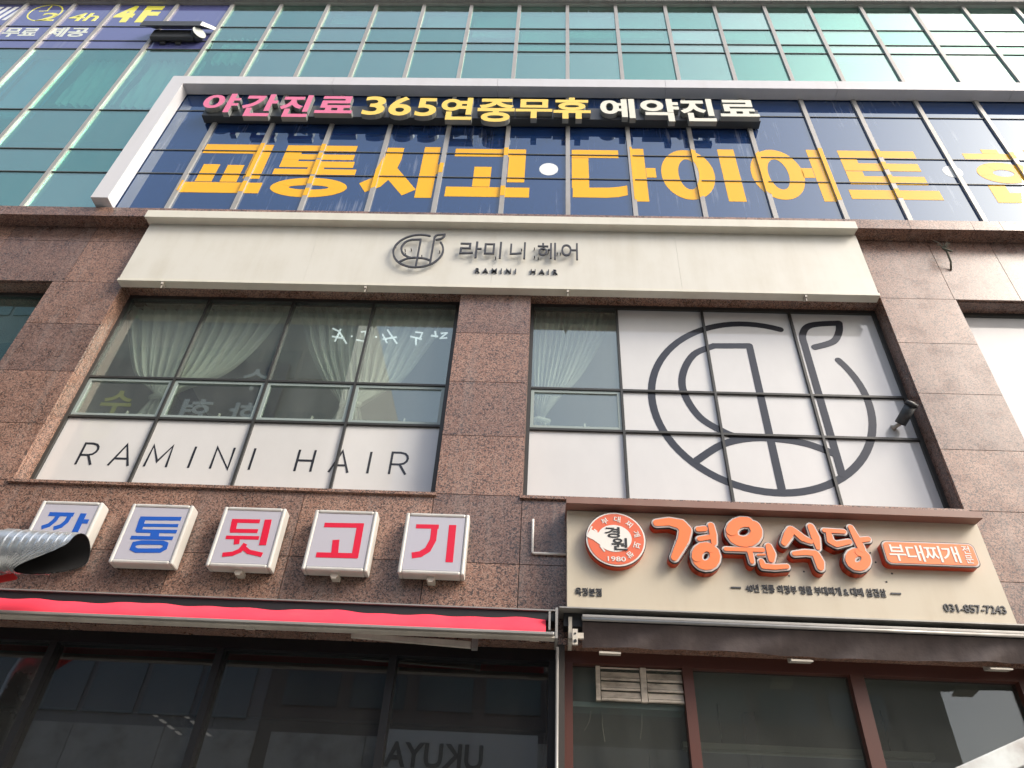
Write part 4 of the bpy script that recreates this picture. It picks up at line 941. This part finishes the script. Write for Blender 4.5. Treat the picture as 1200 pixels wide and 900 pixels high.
tm = MB(); b_ = D['phone']; text_into(tm, '031-857-7243', (b_['x0'], b_['x1'], b_['z0']+0.003, b_['z1']-0.003), -0.188, -0.1803, offset=0.012); tm.build('small_lettering', 'ink', RS_)
random.seed(11)
sc = MB()
for x, z in ((2.60, 4.40), (2.62, 4.32), (2.05, 4.22), (2.72, 4.23), (2.66, 4.16), (1.93, 4.18)):
    sc.tube([(x, -0.1845, z), (x, -0.1803, z)], 0.007, 8)
sc.build('screw_hole', 'black', RS_)

# conduit loop left of the restaurant sign
MB().tube([(-0.055, -0.012, 4.69), (-0.055, -0.02, 4.66), (-0.052, -0.02, 4.385), (-0.045, -0.02, 4.377), (0.222, -0.02, 4.375)], 0.0105, 8).build('conduit', 'white_print', None, 'thin white L-shaped conduit on the granite left of the beige sign', 'conduit')
# cable tuft under the band
tf = thing('loose_cable', (4.42, -0.03, 8.0), 'frayed loose cable hanging under the granite band at right', 'cable')
MB().tube([(4.47, -0.002, 7.98), (4.475, -0.05, 8.06), (4.44, -0.11, 8.17), (4.40, -0.12, 8.21), (4.47, -0.14, 8.13)], 0.011, 8).build('cable', 'leaf', tf)
random.seed(5)
fz = MB()
for k in range(14):
    p = Vector((4.42, -0.12, 8.22)); q = p+Vector((random.uniform(-0.09, 0.1), random.uniform(-0.04, 0.04), random.uniform(-0.03, 0.14)))
    fz.tube([p, (p+q)/2+Vector((0.01, 0, 0.015)), q], [0.004, 0.003, 0.002], 5)
fz.build('frayed_end', 'leaf', tf)

# ------------------------------------------------------------------ silver duct
DU = thing('exhaust_duct', (-3.9, -0.6, 3.78), 'silver spiral exhaust duct with slanted open mouth at the left edge', 'duct')
rd_ = 0.156
A0, A1 = Vector((-5.0, -0.62, 3.965)), Vector((-3.37, -0.60, 3.938))
ax = (A1-A0).normalized(); up = Vector((0, 0, 1)); up = (up-ax*up.dot(ax)).normalized(); sde = ax.cross(up)
def duct_shell(r, a, b, ridges, cut, mb, inward=False, mi=0):
    n = 48; m = 120; s = len(mb.v)
    L_ = (A1-A0).length
    for j in range(m+1):
        t = a+(b-a)*j/m
        for k in range(n):
            an = 2*math.pi*k/n
            dirv = up*math.cos(an)+sde*math.sin(an)
            tt = t
            if cut:
                # slanted mouth: the far end is pulled back towards the underside and the street side
                lim = L_-0.02-0.40*max(0.0, math.cos((an-R(178))*0.9))**1.9
                tt = min(t, lim) if t > a else t
                tt = a+(lim-a)*j/m
            rr = r+(0.006*math.exp(-((((tt-ridges) % 0.062)-0.031)/0.007)**2) if ridges is not None else 0)
            mb.v.append(tuple(A0+ax*tt+dirv*rr))
    for j in range(m):
        for k in range(n):
            q = [s+j*n+k, s+j*n+(k+1) % n, s+(j+1)*n+(k+1) % n, s+(j+1)*n+k]
            mb.face(q[::-1] if inward else q, mi, True)
    return mb
duct_shell(rd_, 1.10, 1.6, 1.10, True, MB()).build('spiral_section', 'steel', DU)
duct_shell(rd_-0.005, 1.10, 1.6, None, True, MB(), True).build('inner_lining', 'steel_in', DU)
MB().tube([A0+ax*0.92, A0+ax*1.095], rd_-0.006, 48).build('smooth_section', 'steel', DU)
MB().tube([A0+ax*1.06, A0+ax*1.13], rd_+0.006, 48, caps=False).build('joint_collar', 'steel', DU)
MB().tube([A0+ax*0.918, A0+ax*0.84+Vector((0, 0, -0.012)), A0+ax*0.72+Vector((0, 0, -0.07)), A0+ax*0.60+Vector((0, 0, -0.20)), A0+ax*0.55+Vector((0, 0, -0.42)), A0+ax*0.55+Vector((0, 0, -3.75))], rd_-0.006, 40).build('elbow', 'steel', DU)
MB().tube([A0+ax*0.905, A0+ax*0.93], rd_+0.002, 48, caps=False).build('seam_ring', 'steel', DU)
# red strap behind the duct
MB().hexa([(-4.32, -0.62, 3.60), (-4.28, -0.62, 3.57), (-3.86, -0.46, 3.79), (-3.92, -0.46, 3.83), (-4.32, -0.61, 3.62), (-4.28, -0.61, 3.59), (-3.86, -0.45, 3.81), (-3.92, -0.45, 3.85)]).build('strap', 'red_strap', None, 'red strap slanting down behind the silver duct', 'strap')

# ------------------------------------------------------------------ red awning
AW = thing('awning', (-2.6, -0.15, 3.58), 'retracted bright red fabric awning above the left shopfront', 'awning')
ax_l, ax_r = -7.0, 0.155
box('top_rail', 'grey_metal', AW, ax_l, ax_r, -0.158, -0.001, 3.838, 3.848)
box('black_hood', 'black', AW, ax_l, ax_r, -0.14, -0.002, 3.765, 3.837)
def fab(u, v):
    x = ax_l+(0.065-ax_l)*u
    sag = 0.010*math.sin(u*47)*math.sin(u*13+1)+0.004*math.sin(u*131)
    y = -0.15-0.10*math.sin(math.pi*0.5*v)
    z = 3.772+sag*(1-v)-0.142*v
    return (x, y, z)
MB().grid(fab, 160, 8).build('fabric', 'red_cloth', AW)
box('front_bar', 'grey_metal', AW, ax_l, 0.125, -0.285, -0.20, 3.607, 3.628, bevel=0.004)
box('bar_lip', 'pale_metal', AW, ax_l, 0.13, -0.26, -0.19, 3.592, 3.6055)
e = MB(); e.box(0.085, 0.10, -0.24, -0.05, 3.66, 3.80).box(0.135, 0.153, -0.24, -0.002, 3.60, 3.83)
e.build('end_bracket', 'grey_metal', AW)
MB().tube([(0.105, -0.20, 3.64), (0.134, -0.20, 3.64)], 0.022, 14).build('end_knob', 'box_case', AW)
a2 = D['ARM2']
MB().hexa([(-1.40, -0.05, 3.618), (-0.49, -0.04, 3.578), (-0.49, -0.012, 3.578), (-1.40, -0.022, 3.618), (-1.40, -0.05, 3.652), (-0.49, -0.04, 3.626), (-0.49, -0.012, 3.626), (-1.40, -0.022, 3.652)]).build('folding_arm', 'pale_metal', AW)
MB().box(-0.485, -0.44, -0.05, -0.001, 3.57, 3.66).build('arm_bracket', 'grey_metal', AW)
for x in (-2.15, -0.05): MB().box(x, x+0.07, -0.24, -0.20, 3.583, 3.5915).build('bar_clip', 'pale_metal', AW)
# grey pipe between the two shops
MB().tube([(0.155, -0.10, 3.585), (0.157, -0.10, 0.13)], 0.012, 10).build('drop_pipe', 'grey_metal', None, 'thin grey vertical pipe between the black and brown shopfronts', 'pipe')

# ------------------------------------------------------------------ brown awning
AB = thing('awning', (1.9, -0.15, 3.56), 'rolled dark brown fabric awning with silver bar under the beige sign', 'awning')
box('top_rail', 'grey_metal', AB, 0.165, 4.2, -0.215, -0.001, 3.842, 3.852)
box('black_hood', 'black', AB, 0.20, 4.2, -0.12, -0.002, 3.74, 3.841)
MB().box(0.333, 4.2, -0.20, -0.13, 3.778, 3.806).build('roller_bar', 'grey_metal', AB, bevel=0.008)
MB().tube([(0.334, -0.205, 3.765), (4.2, -0.205, 3.765)], 0.013, 14).build('silver_bar', 'silver', AB)
def val(u, v):
    x = 0.338+3.86*u
    f_ = 0.016*math.sin(u*29+2.2*v)+0.012*math.sin(u*67+1.0+4*v)*math.sin(u*11)+0.014*math.sin(u*13+1.5*v)
    y = -0.17+f_*v+0.05*v
    z = 3.757-0.168*v+(0.006*math.sin(u*9)+0.003*math.sin(u*31+1))*v
    return (x, y, z)
MB().grid(val, 170, 8).build('valance', 'brown_cloth', AB)
e = MB(); e.box(0.235, 0.262, -0.15, -0.003, 3.60, 3.80).box(0.235, 0.345, -0.175, -0.151, 3.63, 3.672).box(0.262, 0.30, -0.20, -0.1755, 3.575, 3.69)
e.build('end_bracket', 'pale_metal', AB)
MB().tube([(0.281, -0.205, 3.60), (0.281, -0.19, 3.60)], 0.012, 12).tube([(0.281, -0.205, 3.655), (0.281, -0.19, 3.655)], 0.007, 12).build('bracket_hole', 'black', AB)
for x in (0.46, 1.84, 3.24):
    MB().hexa([(x, -0.13, 3.545), (x+0.155, -0.13, 3.545), (x+0.165, -0.03, 3.565), (x+0.005, -0.03, 3.565), (x, -0.13, 3.555), (x+0.155, -0.13, 3.555), (x+0.165, -0.03, 3.60), (x+0.005, -0.03, 3.60)]).build('arm_plate', 'pale_metal', AB)

# ------------------------------------------------------------------ left shopfront (black frame)
yL = 0.20
box('lintel_stone', 'granite', B, -12, 0.16, -0.0, 0.26, 3.655, 3.698)
box('lintel_stone', 'granite', B, 0.162, 12, -0.0, 0.22, 3.645, 3.698)
SL = MB().box(-7.0, 0.155, yL-0.06, yL+0.06, 3.562, 3.654).build('shopfront', 'shop_black', B, label='black framed dark glass shopfront')
box('bottom_rail', 'shop_black', SL, -7.0, 0.155, yL-0.06, yL+0.06, 0.14, 0.30)
ml = [-6.4, -5.09, -3.77, -2.442, -1.095, 0.125]
for x in ml: box('mullion', 'shop_black', SL, x-0.028, x+0.028, yL-0.059, yL+0.058, 0.301, 3.5615)
for a, b in zip(ml[:-1], ml[1:]): box('pane', 'shop', SL, a+0.029, b-0.029, yL, yL+0.008, 0.302, 3.561)
# right shopfront (brown frame)
yR = 0.15
SRf = MB().box(0.214, 3.70, yR-0.03, yR+0.06, 3.552, 3.644).build('shopfront', 'wood', B, label='red-brown framed restaurant shopfront')
box('bottom_rail', 'wood', SRf, 0.214, 3.70, yR-0.03, yR+0.06, 0.14, 0.25)
for x0, x1 in ((0.214, 0.277), (1.10, 1.175), (2.335, 2.435), (3.56, 3.70)):
    box('mullion', 'wood', SRf, x0, x1, yR-0.029, yR+0.075, 0.251, 3.5515)
for a, b in ((0.278, 1.099), (1.176, 2.334), (2.436, 3.559)):
    box('pane', 'shop2', SRf, a, b, yR+0.03, yR+0.038, 0.252, 3.551)
box('dividing_pier', 'granite_core', B, 0.161, 0.213, 0.0, 0.8, 0.0, 3.644)
box('granite_pier', 'granite', B, 3.702, 4.6, 0.0, 0.4, 0.0, 3.644)
box('granite_pier', 'granite', B, 4.602, 12, 0.0, 0.4, 0.0, 3.644)
# interiors
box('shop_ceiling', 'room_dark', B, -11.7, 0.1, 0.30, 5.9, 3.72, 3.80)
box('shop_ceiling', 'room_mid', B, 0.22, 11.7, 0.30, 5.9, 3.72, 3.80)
box('shop_floor', 'room_mid', B, -11.7, 11.7, 0.30, 5.9, 0.0, 0.12)
box('shop_divider', 'room_mid', B, 0.11, 0.2, 0.81, 5.9, 0.12, 3.719)

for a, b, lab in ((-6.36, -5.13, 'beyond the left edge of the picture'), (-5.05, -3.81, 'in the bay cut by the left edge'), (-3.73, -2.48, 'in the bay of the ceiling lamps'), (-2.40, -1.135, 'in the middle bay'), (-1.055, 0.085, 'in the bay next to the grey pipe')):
    t = thing('dark_sheet', ((a+b)/2, 0.27, 3.08), 'dark maroon sheet added behind dark shop glass ' + lab, 'blind', 'added maroon sheets in the dark shop')  # added maroon sheet makes the upper part of the glass dark
    MB().grid(lambda u, v, a=a, b=b: (a+(b-a)*u, 0.27+0.004*math.sin(u*15), 3.10+0.46*v), 16, 2).build('sheet_cloth', 'maroon', t)
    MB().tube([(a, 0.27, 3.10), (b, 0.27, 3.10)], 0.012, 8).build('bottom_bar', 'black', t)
# louvre shutter and shelf behind the brown frame
LV = thing('louvre_shutter', (0.78, 0.16, 3.3), 'two grimy cream louvre panels in the left pane of the brown shopfront', 'louvre')
for x0, x1 in ((0.452, 0.485), (0.785, 0.83)):
    MB().box(x0, x1, 0.148, 0.1785, 3.30, 3.548).build('stile', 'louvre', LV)
for x0, x1 in ((0.488, 0.782), (0.833, 1.098)):
    pf = MB().box(x0, x1, 0.160, 0.170, 3.535, 3.545).box(x0, x1, 0.160, 0.170, 3.302, 3.308).build('panel_frame', 'louvre', LV)
    for k in range(3):
        z = 3.468-0.072*k
        MB().hexa([(x0+0.003, 0.150, z), (x1-0.003, 0.150, z), (x1-0.003, 0.155, z), (x0+0.003, 0.155, z), (x0+0.003, 0.168, z+0.045), (x1-0.003, 0.168, z+0.045), (x1-0.003, 0.173, z+0.045), (x0+0.003, 0.173, z+0.045)]).build('slat', 'louvre', pf)
        MB().box(x0+0.003, x1-0.003, 0.147, 0.160, z-0.020, z-0.004).build('slat', 'louvre', pf)
box('louvre_shelf', 'sash', None, 0.280, 1.098, 0.195, 0.36, 3.262, 3.298, label='pale green shelf board under the louvre panels', cat='shelf')
for k, (x, dx, dz, lab) in enumerate(((0.42, -0.05, 0.13, 'left'), (0.50, 0.02, 0.20, 'second'), (0.80, -0.02, 0.17, 'right'))):
    MB().tube([(x, 0.30, 3.261), (x+dx*0.2, 0.31, 3.261-dz*0.5), (x+dx, 0.33, 3.261-dz)], 0.004, 6).build('hanging_wire', 'pale_metal', None, 'thin pale wire hanging below the louvre shelf, %s of three' % lab, 'wire', 'wires under the louvre shelf')
# strip lights in the restaurant
for n, (x0, x1, y, z, lab) in enumerate(((1.30, 3.45, 1.5, 3.33, 'long unlit strip light hung parallel to the brown shopfront, nearer the glass'), (0.9, 4.4, 3.2, 3.36, 'long unlit strip light hung deeper inside the restaurant'))):
    t = thing('strip_light', ((x0+x1)/2, y, z), lab, 'lamp', 'strip lights in the restaurant')
    box('housing', 'lampoff', t, x0, x1, y-0.05, y+0.05, z, z+0.045)
    MB().tube([(x0+0.03, y, z-0.012), (x1-0.03, y, z-0.012)], 0.013, 10).build('tube', 'lampoff', t)
    for xx in (x0+0.35, x1-0.35):
        MB().tube([(xx, y, z+0.046), (xx, y, 3.719)], 0.005, 6).build('hanger', 'black', t)
box('exhaust_hood_pipe', 'black', None, 1.93, 2.03, 1.7, 1.8, 2.9, 3.719, label='dark square exhaust pipe hanging from the restaurant ceiling', cat='pipe')
# ceiling lamps in the left shop
for n, (x, lab) in enumerate(((-3.30, 'lit narrow ceiling lamp in the dark shop, left one'), (-3.02, 'lit narrow ceiling lamp in the dark shop, right one'))):
    t = thing('ceiling_lamp', (x, 1.4, 3.3), lab, 'lamp', 'ceiling lamps in the dark shop')
    box('housing', 'black', t, x-0.04, x+0.04, 0.9, 1.9, 3.33, 3.38)
    for k in range(5): box('diode', 'lamp', t, x-0.015, x+0.015, 0.95+0.19*k, 1.05+0.19*k, 3.322, 3.3295)
    for yy in (1.0, 1.8): MB().tube([(x, yy, 3.381), (x, yy, 3.719)], 0.006, 6).build('hanger', 'black', t)

# ------------------------------------------------------------------ galvanised arm bottom right
AR = thing('steel_arm', (2.6, -0.9, 2.6), 'galvanised steel arm slanting up across the bottom right corner', 'steel arm')
p0, p1 = Vector((1.9, -0.98, 2.44)), Vector((4.05, -0.80, 3.32))
dr = (p1-p0).normalized(); nn = Vector((-dr.z, 0, dr.x)).normalized(); ny = dr.cross(nn)
c8 = []
for p in (p0, p1): c8 += [p-nn*0.062-ny*0.03, p-nn*0.062+ny*0.03, p+nn*0.062+ny*0.03, p+nn*0.062-ny*0.03]
mb = MB(); mb.v = [tuple(v) for v in c8]
for q in ((0, 1, 2, 3), (7, 6, 5, 4), (0, 4, 5, 1), (1, 5, 6, 2), (2, 6, 7, 3), (3, 7, 4, 0)): mb.face(list(q))
mb.build('box_tube', 'arm_steel', AR, bevel=0.008)
MB().tube([p0+dr*0.98-ny*0.03, p0+dr*0.98-ny*0.045], 0.016, 6).tube([p0+dr*0.98+ny*0.03, p0+dr*0.98+ny*0.045], 0.016, 6).build('bolt', 'grey_metal', AR)
MB().tube([p1, Vector((4.10, -0.40, 3.33)), Vector((4.10, -0.001, 3.33))], 0.03, 12).build('wall_stay', 'steel', AR)
MB().tube([p0, Vector((1.9, -0.98, 0.13))], 0.03, 12).build('post', 'steel', AR)

# ------------------------------------------------------------------ across the street (seen mirrored in the glass)
OY = -15.0
OB = thing('office_building', (-13, OY, 0), 'grey office block with navy signs mirrored in the left windows', 'building')
box('wall', 'opp_wall', OB, -30, -7.4, OY-10, OY, 0, 24.0)
for fl_ in range(6):
    z0 = 5.8+3.0*fl_
    for k in range(14):
        x0 = -29.6+1.57*k
        box('window', 'opp_green' if (fl_ == 5 and k in (8, 9, 10, 11, 12)) else 'opp_glass', OB, x0, x0+1.4, OY+0.002, OY+0.05, z0+1.2, z0+2.6)
box('parapet', 'opp_wall2', OB, -30.2, -7.2, OY+0.003, OY+0.3, 23.4, 24.3)
OB2 = thing('low_building', (4, OY, 0), 'low beige shop building mirrored in the shopfront glass', 'building')
box('wall', 'opp_wall2', OB2, -7.39, 11.0, OY-8, OY, 0, 10.0)
for fl_ in range(2):
    for k in range(9):
        box('window', 'opp_glass', OB2, -6.9+1.85*k, -5.4+1.85*k, OY+0.002, OY+0.05, 7.4+1.2*fl_, 8.3+1.2*fl_)
box('cornice', 'opp_wall', OB2, -7.1, 11.2, OY+0.003, OY+0.25, 9.7, 10.2)
for k in range(9):
    xa = -29.9+2.5*k
    box('shop_cladding', 'opp_cream', OB, xa+0.01, xa+2.49, OY+0.002, OY+0.055, 3.0, 6.7)
for k in range(7):
    xa = -7.0+2.55*k
    box('shop_cladding', 'opp_cream', OB2, xa+0.01, xa+2.54, OY+0.002, OY+0.055, 3.0, 6.7)
def opp_sign(x0, x1, z0, z1, mat, letters, label):
    t = thing('sign_board', ((x0+x1)/2, OY+0.2, z0), label, 'sign')
    box('sign_panel', mat, t, x0, x1, OY+0.06, OY+0.25, z0, z1)
    for ch, a, b, c_, d_, m in letters:
        mb = MB(); tmp = MB(); text_into(tmp, ch, (a, b, c_, d_), 0.0, 0.03, offset=0.02)
        # facing +Y: turn the glyph round about its vertical middle
        mb.v = [(a+b-x, OY+0.281-y, z) for x, y, z in tmp.v]; mb.f, mb.mi, mb.sm = tmp.f, tmp.mi, tmp.sm
        mb.build('letter', m, t)
opp_sign(-18.6, -13.6, 15.6, 19.6, 'opp_navy', [('수', -16.0, -14.9, 16.9, 18.0, 'opp_yellow'), ('합', -16.3, -15.0, 15.8, 16.8, 'opp_yellow')], 'navy sign with yellow letters mirrored in the left window bay')
opp_sign(-13.3, -9.6, 15.2, 19.6, 'opp_navy', [('수', -11.2, -10.2, 18.2, 19.2, 'opp_white'), ('협', -13.0, -11.9, 16.6, 17.7, 'opp_white'), ('합', -11.2, -10.2, 16.5, 17.6, 'opp_white')], 'navy sign with white letters mirrored in the second window bay')
opp_sign(-4.1, 0.1, 4.4, 6.85, 'opp_white', [('UKUYA', -3.85, -1.30, 5.95, 6.55, 'opp_grey')], 'white banner reading UKUYA mirrored in the dark shop glass')
# air conditioner on a slotted bracket across the street
AC = thing('air_conditioner', (-14.2, OY+0.5, 5.4), 'outdoor air conditioner on a slotted steel bracket mirrored at the lower left', 'air conditioner')
box('casing', 'opp_white', AC, -14.7, -13.8, OY+0.3, OY+0.65, 5.45, 6.15)
MB().ring((-14.55, -13.95, 6.1, 5.5), (-14.50, -14.0, 6.05, 5.55), OY+0.651, OY+0.67).build('fan_ring', 'opp_grey', AC)
MB().tube([(-14.25, OY+0.651, 5.8), (-14.25, OY+0.675, 5.8)], 0.09, 16).build('fan_hub', 'opp_grey', AC)
MB().box(-15.2, -13.6, OY+0.3, OY+0.36, 6.72, 6.84).build('bracket_rail', 'black', AC)
MB().tube([(-13.65, OY+0.34, 6.72), (-15.2, OY+0.34, 5.6)], 0.05, 6).build('bracket_brace', 'black', AC)

for o in bpy.data.objects:
    if '_o' in o: del o['_o']
